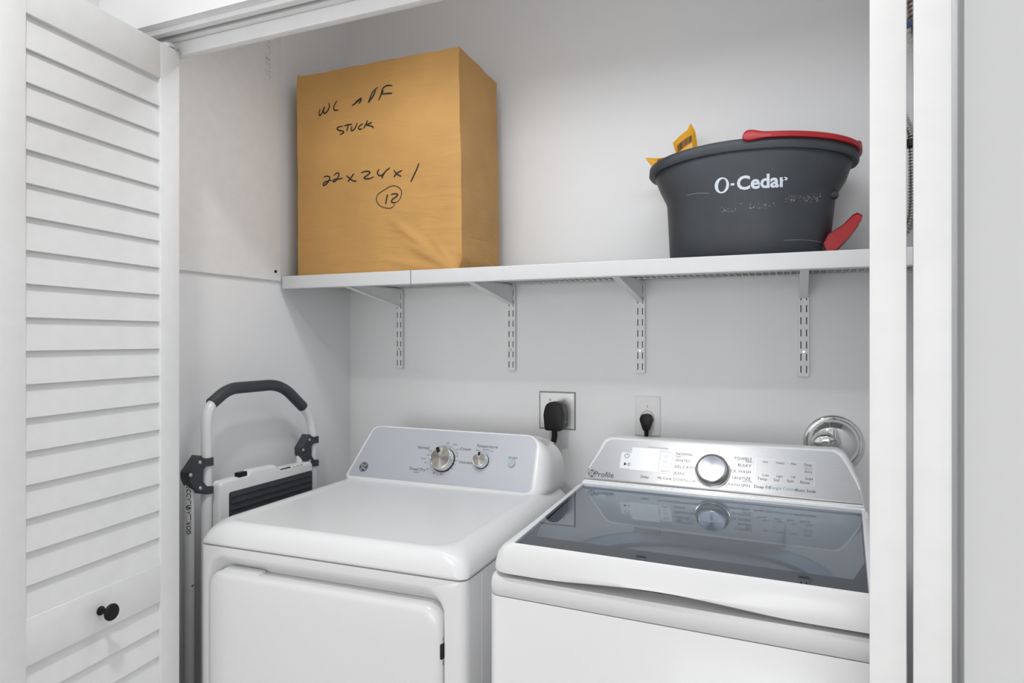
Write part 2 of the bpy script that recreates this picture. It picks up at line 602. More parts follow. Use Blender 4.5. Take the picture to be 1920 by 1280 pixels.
# ------------------------------------------------------------------ enclosure cover on the left wall
t = thing('enclosure_cover', (XL, 1.40, 0.18), 'large white enclosure cover with black screws on the left wall', 'wall panel')
bm = B()
px0, px1, pz0, pz1 = 1.165, 1.6270, 0.1795, 1.010
prism(bm, rr(px0, px1, pz0, pz1, 0.004), lambda p: (XL, p[0], p[1]), lambda p: (XL + 0.009, p[0], p[1]))
bmesh.ops.recalc_face_normals(bm, faces=bm.faces)
cv = link('cover_plate', bm, POWDER, t)
bm = B()
for (a0, a1, c0, c1) in ((px0, px1, pz0 - 0.004, pz0), (px1, px1 + 0.004, pz0 - 0.004, pz1)):
    box(bm, XL, XL + 0.0035, a0, a1, c0, c1)
link('cover_flange', bm, POWDER, t)
for sy, sz in ((1.6035, 0.2065), (1.6035, 0.9215)):
    bm = B(); lathe(bm, [(0.0045, 0.0), (0.0045, 0.0025), (0.0025, 0.0040)], (XL + 0.0088, sy, sz), (1, 0, 0), 12)
    link('screw', bm, BLACK, t, label='black screw')
bm = text_bm('LEVITON', 0.030, 0.0004)
ext = bmesh.ops.extrude_face_region(bm, geom=list(bm.faces))
bmesh.ops.translate(bm, verts=[v for v in ext['geom'] if isinstance(v, bmesh.types.BMVert)], vec=(0, 0, 0.0009))
for v in bm.verts:
    v.co = Vector((XL + 0.0088 + v.co.z, 1.572 - v.co.y, 0.838 + v.co.x))
link('embossed_lettering', bm, POWDER, cv, smooth=0)

# ------------------------------------------------------------------ wire shelf with its lip
YS = 1.630
t = thing('wire_shelf', (-0.57, 1.80, 0.155), 'long white wire shelf with flat front lip above the machines', 'shelf')


def lip(x0, x1, r0, r1):
    bm = B()
    prof = rr(YS, YS + 0.012, 0.1550, 0.1945, 0.003, 3)
    loft(bm, [[(x0 + r0 * 0.6, YS + 0.006 + (y - YS - 0.006) * 0.4, 0.17475 + (z - 0.17475) * 0.90) for y, z in prof],
              [(x0 + r0, y, z) for y, z in prof], [(x1 - r1, y, z) for y, z in prof],
              [(x1 - r1 * 0.6, YS + 0.006 + (y - YS - 0.006) * 0.4, 0.17475 + (z - 0.17475) * 0.97) for y, z in prof]])
    return link('front_lip', bm, LIPW, t)


lip(-1.4690, -1.0068, 0.004, 0.0012)
lip(-1.0056, XR - 0.004, 0.0012, 0.003)
bm = B(); box(bm, -1.470, XR - 0.005, YS + 0.013, YB - 0.006, 0.1800, 0.1812); link('shelf_liner', bm, LINER, t)
bm = B(); tube(bm, [(-1.470, YB - 0.0045, 0.1745), (XR - 0.004, YB - 0.0045, 0.1745)], 0.0042, 8); link('back_rail', bm, WIRE, t)
for yy in (1.70, 1.84):
    bm = B(); tube(bm, [(-1.470, yy, 0.1738), (XR - 0.004, yy, 0.1738)], 0.0020, 8); link('long_wire', bm, WIRE, t)
first = None
nx = 102
for i in range(nx):
    x = -1.462 + i * 0.01755
    if x > XR - 0.008: break
    if first is None:
        bm = B(); tube(bm, [(-0.57, YS + 0.012, 0.1778), (-0.57, YB - 0.004, 0.1778)], 0.0017, 6)
        first = link('cross_wire', bm, WIRE, t)
        first.location = (x + 0.57, 0, 0)
    else:
        copy_obj(first, 'cross_wire', t, (x + 0.57, 0, 0))

# ------------------------------------------------------------------ slotted wall standards and brackets
names = ('leftmost', 'second from the left', 'third from the left', 'rightmost')
SX = (-1.262, -0.845, -0.432, 0.0092)
stan_parts = None
for i, sx in enumerate(SX):
    t = thing('wall_standard', (sx, YB, -0.099), 'white slotted vertical shelf standard, %s of the four' % names[i], 'shelf standard', 'slotted standards under the shelf')
    if stan_parts is None:
        w, dp = 0.0135, 0.0150
        xs = [-w, -0.0082, -0.0056, 0.0056, 0.0082, w]
        zs = [-0.099]
        slots = []
        for k in range(8):
            z1 = -0.0708 + 0.0325 * k; z0 = z1 - 0.0190
            zs += [z0, z1]; slots.append((z0, z1))
        zs.append(0.176)
        bm = B()
        yf = YB - dp
        grid = [[bm.verts.new((sx + x, yf, z)) for x in xs] for z in zs]
        for r in range(len(zs) - 1):
            slot = (r % 2 == 1)
            for c in range(5):
                if slot and c in (1, 3): continue
                bm.faces.new((grid[r][c], grid[r][c + 1], grid[r + 1][c + 1], grid[r + 1][c]))
        # flanges back to the wall, with the thickness of the metal
        for s in (-1, 1):
            xx = sx + s * w
            vs = [bm.verts.new((xx, yf, zs[0])), bm.verts.new((xx, YB - 0.0004, zs[0])), bm.verts.new((xx, YB - 0.0004, zs[-1])), bm.verts.new((xx, yf, zs[-1]))]
            bm.faces.new(vs)
            xi = sx + s * (w - 0.0015)
            vs = [bm.verts.new((xi, yf + 0.0015, zs[0])), bm.verts.new((xi, YB - 0.0004, zs[0])), bm.verts.new((xi, YB - 0.0004, zs[-1])), bm.verts.new((xi, yf + 0.0015, zs[-1]))]
            bm.faces.new(vs)
        ch = link('channel', bm, POWDER, t, smooth=20)
        bm = B(); box(bm, sx - 0.0118, sx + 0.0118, yf + 0.0022, yf + 0.0032, -0.096, 0.174); bk = link('slot_shade', bm, BLACK, t)  # black sheet behind the slots, stands in for the shade inside the channel
        bm = B(); lathe(bm, [(0.0042, 0), (0.0042, 0.0008), (0.0034, 0.0020), (0.0014, 0.0020), (0.0012, 0.0010)], (sx, yf, -0.0330), (0, -1, 0), 14)
        sc = link('screw', bm, SCREW, t)
        stan_parts = (ch, bk, sc)
    else:
        for q, nm in zip(stan_parts, ('channel', 'slot_shade', 'screw')): copy_obj(q, nm, t)
    # bracket hooked into the standard
    b = thing('shelf_bracket', (sx, YB - 0.0155, 0.112), 'white triangular bracket under the shelf, %s of the four' % names[i], 'shelf bracket', 'brackets carrying the wire shelf')
    yk = YB - 0.0155
    web = [(yk, 0.112), (yk, 0.1715), (1.652, 0.1715), (1.652, 0.164)]
    for s in (-1, 1):
        bm = B()
        loft(bm, [[(sx + s * 0.0062 - 0.0008, y, z) for y, z in web], [(sx + s * 0.0062 + 0.0008, y, z) for y, z in web]])
        link('side_web', bm, POWDER, b, smooth=20)
    bm = B()
    fl = [(yk, 0.1105), (yk, 0.1122), (1.652, 0.1650), (1.652, 0.1633)]
    loft(bm, [[(sx - 0.0100, y, z) for y, z in fl], [(sx + 0.0100, y, z) for y, z in fl]])
    link('lower_flange', bm, POWDER, b, smooth=20)
    bm = B(); box(bm, sx - 0.0082, sx + 0.0082, 1.655, yk - 0.002, 0.1660, 0.1676); link('fold_rib', bm, POWDER, b, smooth=20)

# ------------------------------------------------------------------ kraft paper carton with marker writing
INK = [
    [(-0.194,0.205), (-0.199,0.192), (-0.195,0.185), (-0.187,0.193), (-0.178,0.209), (-0.182,0.196), (-0.178,0.189), (-0.170,0.192), (-0.162,0.201), (-0.159,0.210), (-0.162,0.219)],
    [(-0.131,0.220), (-0.140,0.209), (-0.143,0.200), (-0.139,0.193), (-0.125,0.192)],
    [(-0.076,0.198), (-0.063,0.203), (-0.051,0.210), (-0.042,0.215)],
    [(-0.042,0.216), (-0.064,0.206)],
    [(-0.041,0.212), (-0.051,0.200)],
    [(-0.018,0.198), (-0.010,0.215), (-0.002,0.228), (0.014,0.239)],
    [(-0.018,0.198), (-0.002,0.215), (0.007,0.230)],
    [(0.018,0.200), (0.025,0.215), (0.031,0.232), (0.040,0.238), (0.051,0.239), (0.063,0.236)],
    [(0.029,0.217), (0.046,0.216), (0.063,0.215)],
    [(0.033,0.227), (0.028,0.216)],
    [(-0.107,0.141), (-0.123,0.141), (-0.130,0.137), (-0.123,0.131), (-0.108,0.126), (-0.105,0.122), (-0.112,0.119), (-0.120,0.118)],
    [(-0.103,0.141), (-0.090,0.143), (-0.075,0.142)],
    [(-0.088,0.141), (-0.091,0.134), (-0.094,0.125)],
    [(-0.074,0.137), (-0.078,0.128), (-0.075,0.123), (-0.064,0.129), (-0.056,0.144)],
    [(-0.035,0.139), (-0.044,0.136), (-0.051,0.129), (-0.048,0.124), (-0.038,0.125)],
    [(-0.019,0.147), (-0.026,0.135), (-0.033,0.125)],
    [(-0.004,0.139), (-0.015,0.136), (-0.026,0.134)],
    [(-0.026,0.134), (-0.012,0.130), (-0.002,0.126), (0.002,0.121)],
    [(-0.179,-0.003), (-0.168,-0.001), (-0.157,-0.005), (-0.159,-0.014), (-0.168,-0.023), (-0.178,-0.028), (-0.181,-0.024), (-0.175,-0.018), (-0.162,-0.016), (-0.149,-0.015)],
    [(-0.141,-0.002), (-0.132,0.004), (-0.123,0.003), (-0.124,-0.006), (-0.134,-0.018), (-0.142,-0.020), (-0.144,-0.017), (-0.137,-0.013), (-0.122,-0.014), (-0.108,-0.013)],
    [(-0.095,-0.006), (-0.082,-0.017), (-0.071,-0.024), (-0.059,-0.026)],
    [(-0.068,-0.003), (-0.078,-0.014), (-0.090,-0.025)],
    [(-0.043,-0.004), (-0.030,-0.001), (-0.017,-0.002), (-0.012,-0.006), (-0.021,-0.013), (-0.032,-0.018), (-0.028,-0.022), (-0.013,-0.023), (0.001,-0.019)],
    [(0.020,0.001), (0.014,-0.008), (0.018,-0.016), (0.027,-0.018), (0.037,-0.012), (0.046,-0.004), (0.057,0.001)],
    [(0.039,-0.011), (0.032,-0.019), (0.029,-0.027)],
    [(0.070,-0.007), (0.079,-0.018), (0.094,-0.027)],
    [(0.097,-0.010), (0.083,-0.015), (0.073,-0.022), (0.070,-0.027)],
    [(0.152,0.005), (0.144,-0.012), (0.132,-0.032), (0.125,-0.045)],
    [(0.073,-0.101), (0.069,-0.109), (0.058,-0.114), (0.044,-0.113), (0.025,-0.106), (0.013,-0.093), (0.011,-0.079), (0.019,-0.069), (0.038,-0.060), (0.054,-0.053), (0.069,-0.051), (0.085,-0.057), (0.094,-0.068), (0.093,-0.082), (0.086,-0.094), (0.075,-0.100)],
    [(0.048,-0.074), (0.045,-0.087), (0.042,-0.102)],
    [(0.060,-0.076), (0.071,-0.074), (0.082,-0.077), (0.077,-0.083), (0.066,-0.089), (0.061,-0.095), (0.066,-0.099), (0.075,-0.099)],
]
BX0, BX1, BY0, BY1, BZ0, BZ1 = -1.4180, -0.8560, 1.6450, 1.9300, 0.1816, 0.8040


def front_disp(u, v):
    """relief of the wrapped front (u, v in 0..1), positive towards the viewer"""
    d = 0.0045 * math.sin(math.pi * u) * math.sin(math.pi * v)
    d += 0.0016 * noise.noise(Vector((u * 3, v * 6, 1.3)))
    # horizontal ripples gathering at the right edge
    k = max(0.0, (u - 0.45) / 0.55)
    d += 0.0016 * k * k * noise.noise(Vector((u * 4, v * 26, 4.0)))
    # slanting folds drawn to the lower right corner
    for (a, b, w, h) in ((0.60, 0.26, 0.020, 0.0075), (0.68, 0.15, 0.014, 0.0080), (0.52, 0.085, 0.012, 0.0045), (0.84, 0.16, 0.012, 0.0050)):
        # line from (a, b) to (0.98, 0.0)
        dx, dy = 0.985 - a, -b
        L = math.hypot(dx, dy)
        t = ((u - a) * dx + (v - b) * dy) / (L * L)
        if -0.1 < t < 1.1:
            dist = abs((u - a) * dy - (v - b) * dx) / L
            d += h * math.exp(-(dist / w) ** 2) * max(0, min(1, t * 2.0 + 0.2)) * max(0, 1.1 - t)
    # pinch where the paper is folded in at the corner
    d -= 0.012 * math.exp(-((u - 0.99) / 0.03) ** 2 - (v / 0.07) ** 2)
    e = min(u, 1 - u, v, 1 - v)
    return 1.5 * d * min(1, e / 0.02 + 0.15)


def box_front(x, z, off=0.0):
    u = (x - BX0) / (BX1 - BX0); v = (z - BZ0) / (BZ1 - BZ0)
    return Vector((x, BY0 - front_disp(u, v) - off, z))


t = thing('carton', (-1.137, 1.7875, BZ0), 'brown paper-wrapped carton with black handwriting, standing on the shelf', 'box')
bm = B()
NU, NV = 80, 84
fr = [[None] * (NU + 1) for _ in range(NV + 1)]
for j in range(NV + 1):
    for i in range(NU + 1):
        u, v = i / NU, j / NV
        p = box_front(BX0 + u * (BX1 - BX0), BZ0 + v * (BZ1 - BZ0))
        p.x += 0.004 * noise.noise(Vector((v * 5, 9.1, 0))) * (abs(u - .5) * 2) ** 4
        if v > 0.97: p.z += 0.004 * noise.noise(Vector((u * 9, 2.7, 0)))
        if u > 0.98: p.x -= 0.004 * (1 - v) * 0.0 + 0.010 * math.exp(-((v - 0.02) / 0.03) ** 2)
        # slightly crooked outline: right side leans out at the foot
        p.x += 0.010 * (u ** 3) * (0.5 - v) + (-0.004) * (1 - u) ** 3 * (v - 0.3)
        fr[j][i] = bm.verts.new(p)
for j in range(NV):
    for i in range(NU):
        bm.faces.new((fr[j][i], fr[j][i + 1], fr[j + 1][i + 1], fr[j + 1][i]))
# right side, with a soft vertical dent and crumples near its foot
NS = 18
prev = [fr[j][NU] for j in range(NV + 1)]
sides_r = [prev]
for k in range(1, NS + 1):
    s = k / NS
    colv = []
    for j in range(NV + 1):
        v = j / NV
        base = fr[j][NU].co
        x = base.x - 0.016 * s + (0.006 * math.sin(math.pi * s) * math.sin(math.pi * v)
             + 0.004 * noise.noise(Vector((s * 3, v * 7, 7))) + 0.007 * max(0, 1 - v * 3) * noise.noise(Vector((s * 5, v * 9, 3)))) * (1 if k < NS else 0.3)
        colv.append(bm.verts.new((x, BY0 + (BY1 - BY0) * s, base.z + 0.003 * noise.noise(Vector((s * 4, 1, 1))) * (v > 0.97))))
    sides_r.append(colv)
    for j in range(NV):
        bm.faces.new((prev[j], colv[j], colv[j + 1], prev[j + 1]))
    prev = colv
back_r = prev
back_l = [bm.verts.new((fr[j][0].co.x + 0.004, BY1, fr[j][0].co.z)) for j in range(NV + 1)]
for j in range(NV):
    bm.faces.new((back_r[j], back_l[j], back_l[j + 1], back_r[j + 1]))
    bm.faces.new((back_l[j], fr[j][0], fr[j + 1][0], back_l[j + 1]))
bm.faces.new([fr[NV][i] for i in range(NU + 1)] + [c[NV] for c in sides_r[1:]] + [back_l[NV]])
bm.faces.new(list(reversed([fr[0][i] for i in range(NU + 1)] + [c[0] for c in sides_r[1:]] + [back_l[0]])))
wrap = link('paper_wrap', bm, KRAFT, t, smooth=50)
# little torn ear at the top left
bm = B()
loft(bm, [[(-1.4215, 1.652, 0.803), (-1.4215, 1.651, 0.803), (-1.4225, 1.6505, 0.775)], [(-1.4190, 1.646, 0.8125), (-1.4185, 1.645, 0.8120), (-1.4190, 1.6445, 0.775)], [(-1.407, 1.648, 0.8045), (-1.407, 1.647, 0.8045), (-1.410, 1.6465, 0.785)]])
link('paper_tear', bm, KRAFT, t)
bm = B()
for st in INK:
    ring = len(st) > 14
    thin = ring or st[0][0] > 0.2
    ribbon(bm, st, 0.0022 if ring else 0.0040, lambda p: box_front(-1.137 + p[0], 0.49 + p[1], 0.0011), 5)
link('handwriting', bm, INKM, t, smooth=0, label='black marker handwriting')

# ------------------------------------------------------------------ mop bucket
BCX, BCY = -0.118, 1.797


def sup(th, n):
    c, s = math.cos(th), math.sin(th)
    return math.copysign(abs(c) ** (2 / n), c), math.copysign(abs(s) ** (2 / n), s)


def bring(z, ax, ay, n=2.5, cx=BCX, dip=0.0, N=72, cy=BCY):
    out = []
    for k in range(N):
        th = 2 * math.pi * k / N
        c, s = sup(th, n)
        out.append(Vector((cx + ax * c, cy + ay * s, z - dip * c * c)))
    return out


ZB = 0.1816
DIP = 0.022
RIMZ = 0.4660
# outer wall stations: (z, half x, half y, centre x, dip)
ST = [(ZB, 0.1800, 0.122, -0.124, 0), (ZB + 0.006, 0.1870, 0.128, -0.124, 0), (0.26, 0.1925, 0.1315, -0.122, 0), (0.338, 0.1985, 0.135, -0.120, 0.0),
      (0.350, 0.2020, 0.136, -0.119, 0.0), (0.385, 0.2190, 0.139, -0.117, 0.004), (RIMZ - 0.026, 0.2330, 0.143, BCX, DIP)]


def wall_at(z):
    for a, b in zip(ST[:-1], ST[1:]):
        if a[0] <= z <= b[0]:
            k = (z - a[0]) / (b[0] - a[0])
            return [a[i] + (b[i] - a[i]) * k for i in range(1, 4)]
    return ST[-1][1:4]


t = thing('mop_bucket', (BCX, BCY, ZB), 'dark grey oval mop bucket with red handle on the shelf', 'bucket')
bm = B()
rings = [bring(z, ax, ay, 2.5, cx, dp) for z, ax, ay, cx, dp in ST]
inner = [bring(RIMZ - 0.004, 0.2300, 0.140, 2.5, BCX, DIP), bring(0.34, 0.194, 0.130, 2.5, -0.120, 0), bring(ZB + 0.012, 0.182, 0.122, 2.5, -0.124, 0)]
loft(bm, rings + inner, True, True)
body = link('bucket_body', bm, BUCK, t, smooth=60)
bm = B()
loft(bm, [bring(RIMZ - 0.026, 0.2325, 0.1425, 2.5, BCX, DIP), bring(RIMZ - 0.0265, 0.2440, 0.1480, 2.5, BCX, DIP), bring(RIMZ - 0.022, 0.2475, 0.1500, 2.5, BCX, DIP), bring(RIMZ - 0.004, 0.2460, 0.1490, 2.5, BCX, DIP),
          bring(RIMZ, 0.2420, 0.1465, 2.5, BCX, DIP), bring(RIMZ - 0.002, 0.2310, 0.1405, 2.5, BCX, DIP)], False, False)
link('rim', bm, BUCK, t, smooth=50)


def rim_pt(th, out=0.0, up=0.0):
    c, s = sup(th, 2.5)
    return Vector((BCX + (0.246 + out) * c, BCY + (0.149 + out) * s, RIMZ - DIP * c * c + up))


# red bail lying on the rim round the right-hand end
bm = B()
NB = 150
dense = [R(-90.4 + 180.8 * k / 4000) for k in range(4001)]
da = [0.0]
for k in range(1, 4001): da.append(da[-1] + (rim_pt(dense[k]) - rim_pt(dense[k - 1])).length)
ths = []; arc = []
kk = 0
for k in range(NB + 1):                                   # even steps, closer together at the two ends
    q = k / NB
    q = 0.5 - 0.5 * math.cos(math.pi * q)
    q = 0.6 * q + 0.4 * k / NB
    while kk < 4000 and da[kk] < q * da[-1]: kk += 1
    ths.append(dense[kk]); arc.append(da[kk])
rings = []
for k, th in enumerate(ths):
    e = min(arc[k], arc[-1] - arc[k])                     # distance from the nearer end
    h = 0.0095 + 0.0075 * math.exp(-((e - 0.016) / 0.022) ** 2)
    if e < 0.012: h *= 0.25 + 0.75 * math.sqrt(max(0.0, 1 - (1 - e / 0.012) ** 2))
    mid = abs(arc[k] - arc[-1] / 2)
    bumpy = 0.006 * max(0.0, math.cos(mid / 0.022 * math.pi)) if mid < 0.077 else 0.0
    lo = rim_pt(th, 0.0035, -h * 0.60 + 0.001); hi = rim_pt(th, 0.0035, h * 0.95 + 0.001 + bumpy)
    li = rim_pt(th, -0.012, 0.0015); hi2 = rim_pt(th, -0.010, h * 0.95 + bumpy)
    lo2 = rim_pt(th, 0.0075, -h * 0.35); hi3 = rim_pt(th, 0.0075, h * 0.70 + bumpy)
    rings.append([lo, lo2, hi3, hi, hi2, li])
loft(bm, rings)
bail = link('bail_handle', bm, RED, t, smooth=50, label='red carrying handle')
# foot pedal on the right-hand side
bm = B()
pe = [(0.050, 0.222), (0.060, 0.243), (0.090, 0.262), (0.111, 0.284), (0.120, 0.288), (0.130, 0.281), (0.128, 0.272), (0.106, 0.238), (0.078, 0.208), (0.058, 0.196)]
w0, w1 = 1.715, 1.800
loft(bm, [[(x, w0 + 0.003, 0.24 + (z - 0.24) * 0.93) for x, z in pe], [(x, w0, z) for x, z in pe], [(x, w1, z) for x, z in pe], [(x, w1 + 0.003, 0.24 + (z - 0.24) * 0.93) for x, z in pe]])
ped = link('foot_pedal', bm, RED, t, smooth=40, label='red foot pedal')
bm = B(); box(bm, 0.044, 0.068, 1.725, 1.790, 0.184, 0.224, 0.004); link('pedal_bracket', bm, BLACK, ped)
# boss under the rim on the right
bm = B(); lathe(bm, [(0.0, 0.006), (0.008, 0.005), (0.012, -0.002), (0.012, -0.02)], (0.076, 1.745, 0.338), (1, -0.35, 0), 16, False, True); link('side_boss', bm, BUCK, t)


def bucket_front(x, z, off=0.0006):
    ax, ay, cx = wall_at(z)
    c = max(-0.999, min(0.999, (x - cx) / ax))
    y = ay * (1 - abs(c) ** 2.5) ** (1 / 2.5)
    return Vector((x, BCY - y - off, z))


def oc(p):
    x, z = p
    return bucket_front(-0.1070 + x, 0.3635 + z + 0.010 * (x / 0.07) * 0.0)


bm = text_bm('Cedar', 0.0435, 0.00125)
bmesh.ops.subdivide_edges(bm, edges=[e for e in bm.edges if e.calc_length() > 0.012], cuts=1)
for v in bm.verts: v.co = oc((v.co.x + 0.0250, v.co.y))
link('brand_lettering', bm, WHITEP, body, smooth=0)
bm = B()   # the O with its thick and thin strokes
N = 40
lo = [((-0.0630 + 0.0165 * math.cos(a)), 0.0005 + 0.0185 * math.sin(a)) for a in [2 * math.pi * k / N for k in range(N)]]
li = [((-0.0622 + 0.0095 * math.cos(a)), 0.0005 + 0.0150 * math.sin(a + 0.15)) for a in [2 * math.pi * k / N for k in range(N)]]
loft(bm, [[oc(p) for p in lo], [oc(p) for p in li]], False, False)
q = [(-0.0430, -0.0022), (-0.0345, -0.0022), (-0.0345, 0.0030), (-0.0430, 0.0030)]
bm.faces.new([bm.verts.new(oc(p)) for p in q])
link('brand_lettering', bm, WHITEP, body, smooth=0)
random.seed(4)
bm = B()     # dried splashes and scuffs across the front
for k in range(95):
    if random.random() < 0.62:
        x = random.uniform(-0.03, 0.045); z = 0.322 + random.gauss(0, 0.0045) + x * 0.06
    else:
        x = random.uniform(-0.18, -0.05); z = 0.308 + random.gauss(0, 0.003) + (x + 0.11) * 0.05
    w = random.uniform(0.0004, 0.0013); h = w * random.uniform(0.5, 1.3)
    bm.faces.new([bm.verts.new(bucket_front(x + dx * w, z + dz * h, 0.0004)) for dx, dz in ((-1, -1), (1, -.6), (.8, 1), (-.7, .8))])
for (x0, z0, x1, z1) in ((-0.035, 0.228, 0.048, 0.2255), (-0.255, 0.352, -0.20, 0.349)):
    ribbon(bm, [(x0, z0), ((x0 + x1) / 2, (z0 + z1) / 2 + 0.002), (x1, z1)], 0.0008, lambda p: bucket_front(p[0], p[1], 0.0004), 6)
sm = link('scuff_marks', bm, SMEAR, body, smooth=0)
sm['kind'] = 'stuff'


def packet(name, outline, c, ax_u, ax_v, label, bars):
    """crinkled film bag end: outline in (u, v), placed at c with axes"""
    U = Vector(ax_u).normalized(); Vv = Vector(ax_v).normalized(); Nn = U.cross(Vv)
    tt = thing(name, c, label, 'packet', 'yellow packets in the bucket')
    f = lambda u, v, w: Vector(c) + U * u + Vv * v + Nn * (w + 0.004 * math.sin(u * 90 + v * 40))
    bm = B()
    pts = rpoly(outline, 0.002, 2, 3)
    cu = sum(p[0] for p in pts) / len(pts); cvv = sum(p[1] for p in pts) / len(pts)
    loft(bm, [[f(p[0], p[1], 0.0) for p in pts], [f(cu + (p[0] - cu) * 0.6, cvv + (p[1] - cvv) * 0.6, 0.007) for p in pts], [f(cu, cvv, 0.008) for p in pts]], False, False)
    loft(bm, [[f(p[0], p[1], 0.0) for p in pts], [f(cu + (p[0] - cu) * 0.6, cvv + (p[1] - cvv) * 0.6, -0.007) for p in pts], [f(cu, cvv, -0.008) for p in pts]], False, False)
    bag = link('film_bag', bm, YEL, tt, smooth=30)
    bm = B()
    u0, u1, v0, v1, sk = bars
    random.seed(7)
    u = u0
    while u < u1:
        w = random.choice((0.0008, 0.0012, 0.0020))
        vs = []
        for a, b in ((u, v0), (u + w, v0), (u + w, v1), (u, v1)):
            bb = b + sk * (a - u0)
            vs.append(bm.verts.new(f(a, bb, 0.0086)))
        bm.faces.new(vs)
        u += w + random.choice((0.0008, 0.0012))
    link('barcode', bm, INKM, bag, smooth=0)


packet('refill_packet', [(-0.012, -0.090), (0.030, -0.090), (0.0360, 0.0183), (0.0300, 0.0560), (0.0183, 0.0790), (0.0102, 0.0590), (-0.0290, 0.0300), (-0.0210, 0.0010)], (-0.2900, 1.860, 0.5060), (1, 0.02, 0.0), (0.0, 0.0, 1.0),
       'yellow film packet with a barcode, the taller one sticking out of the bucket', (-0.0150, 0.0220, 0.000, 0.020, 0.60))
packet('refill_packet', [(0.0440, -0.085), (0.0800, -0.085), (0.0700, -0.006), (0.000, 0.000), (-0.0480, 0.0040), (-0.0260, -0.0250), (0.0260, -0.0270)], (-0.3470, 1.862, 0.4980), (1, 0.02, 0.0), (0.0, 0.0, 1.0),
       'yellow film packet with a pointed corner, the lower one at the bucket\'s left end', (-0.0130, 0.012, -0.026, -0.004, 0.0))

# ------------------------------------------------------------------ folded step stool against the left wall
XS = -1.398
t = thing('step_stool', (XS, 1.48, ZF), 'folded white step stool with dark grip leaning at the left wall', 'step stool')
pth = fillet_path([(XS, 1.2800, ZF + 0.012), (XS, 1.2800, -0.176), (XS, 1.3520, -0.131), (XS, 1.5500, -0.131), (XS, 1.6870, -0.2420), (XS, 1.6900, ZF + 0.012)], 0.055, 8)
# split: white tube and the dark foam grip along the top
bm = B(); tube(bm, pth, 0.0130, 16); link('handle_tube', bm, TUBE, t, smooth=60)
gp = fillet_path([(XS, 1.2960, -0.1660), (XS, 1.3520, -0.131), (XS, 1.5500, -0.131), (XS, 1.6440, -0.2060)], 0.055, 8)
bm = B(); tube(bm, gp, 0.0158, 18); link('hand_grip', bm, CHAR, t, smooth=60, label='dark grey foam hand grip')
for yy in (1.2330, 1.6380):
    bm = B(); tube(bm, [(XS - 0.006, yy, ZF + 0.012), (XS - 0.006, yy, -0.325)], 0.0115, 14); lg = link('rear_leg', bm, TUBE, t, smooth=60)
    bm = B(); lathe(bm, [(0.014, 0), (0.014, 0.02), (0.0125, 0.026)], (XS - 0.006, yy, ZF), (0, 0, 1), 16); link('rubber_foot', bm, CHAR, lg)
    if yy < 1.3:
        bm = text_bm('GORILLA', 0.0145, 0.0003, 0.15)
        for v in bm.verts:
            a = v.co.y / 0.0116
            v.co = Vector((XS - 0.006 + 0.0118 * math.cos(0.80 + a), yy - 0.0118 * math.sin(0.80 + a), -0.4560 + v.co.x))
        link('lettering', bm, PRINT, lg, smooth=0)
        bm = text_bm('LADDERS', 0.0145, 0.0003, 0.15)
        for v in bm.verts:
            a = v.co.y / 0.0116
            v.co = Vector((XS - 0.006 + 0.0118 * math.cos(0.80 + a), yy - 0.0118 * math.sin(0.80 + a), -0.3800 + v.co.x))
        link('lettering', bm, PRINT, lg, smooth=0)
        bm = B()
        for st in ([(-0.006, -0.002), (-0.003, 0.005), (0.003, 0.005), (0.006, 0.0), (0.004, -0.005)], [(-0.004, -0.005), (0.0, 0.002), (0.005, 0.004)], [(0.000, -0.005), (0.001, 0.001)]):
            ribbon(bm, st, 0.0022, lambda p: Vector((XS - 0.006 + 0.0118 * math.cos(0.8 + p[1] / 0.0116), yy - 0.0118 * math.sin(0.8 + p[1] / 0.0116), -0.4180 + p[0])), 4)
        link('emblem', bm, PRINT, lg, smooth=0)
        bm = B(); lathe(bm, [(0.004, 0), (0.003, 0.0015)], (XS + 0.0055, yy, -0.612), (1, 0, 0), 12); link('rivet', bm, SCREW, lg)
for yy in (1.2800, 1.6900):
    bm = B(); lathe(bm, [(0.0155, 0), (0.0155, 0.02), (0.0135, 0.026)], (XS, yy, ZF), (0, 0, 1), 16); link('rubber_foot', bm, CHAR, t)
PL1 = [(1.2455, -0.2898), (1.2499, -0.2965), (1.263, -0.3022), (1.2786, -0.3022), (1.2836, -0.3005), (1.284, -0.3231), (1.2608, -0.3209), (1.2512, -0.3281), (1.2512, -0.3584), (1.263, -0.3722), (1.2809, -0.3754), (1.284, -0.3775), (1.284, -0.3956), (1.2564, -0.3916), (1.2241, -0.3707), (1.2115, -0.3472), (1.2103, -0.3278), (1.2178, -0.3204)]
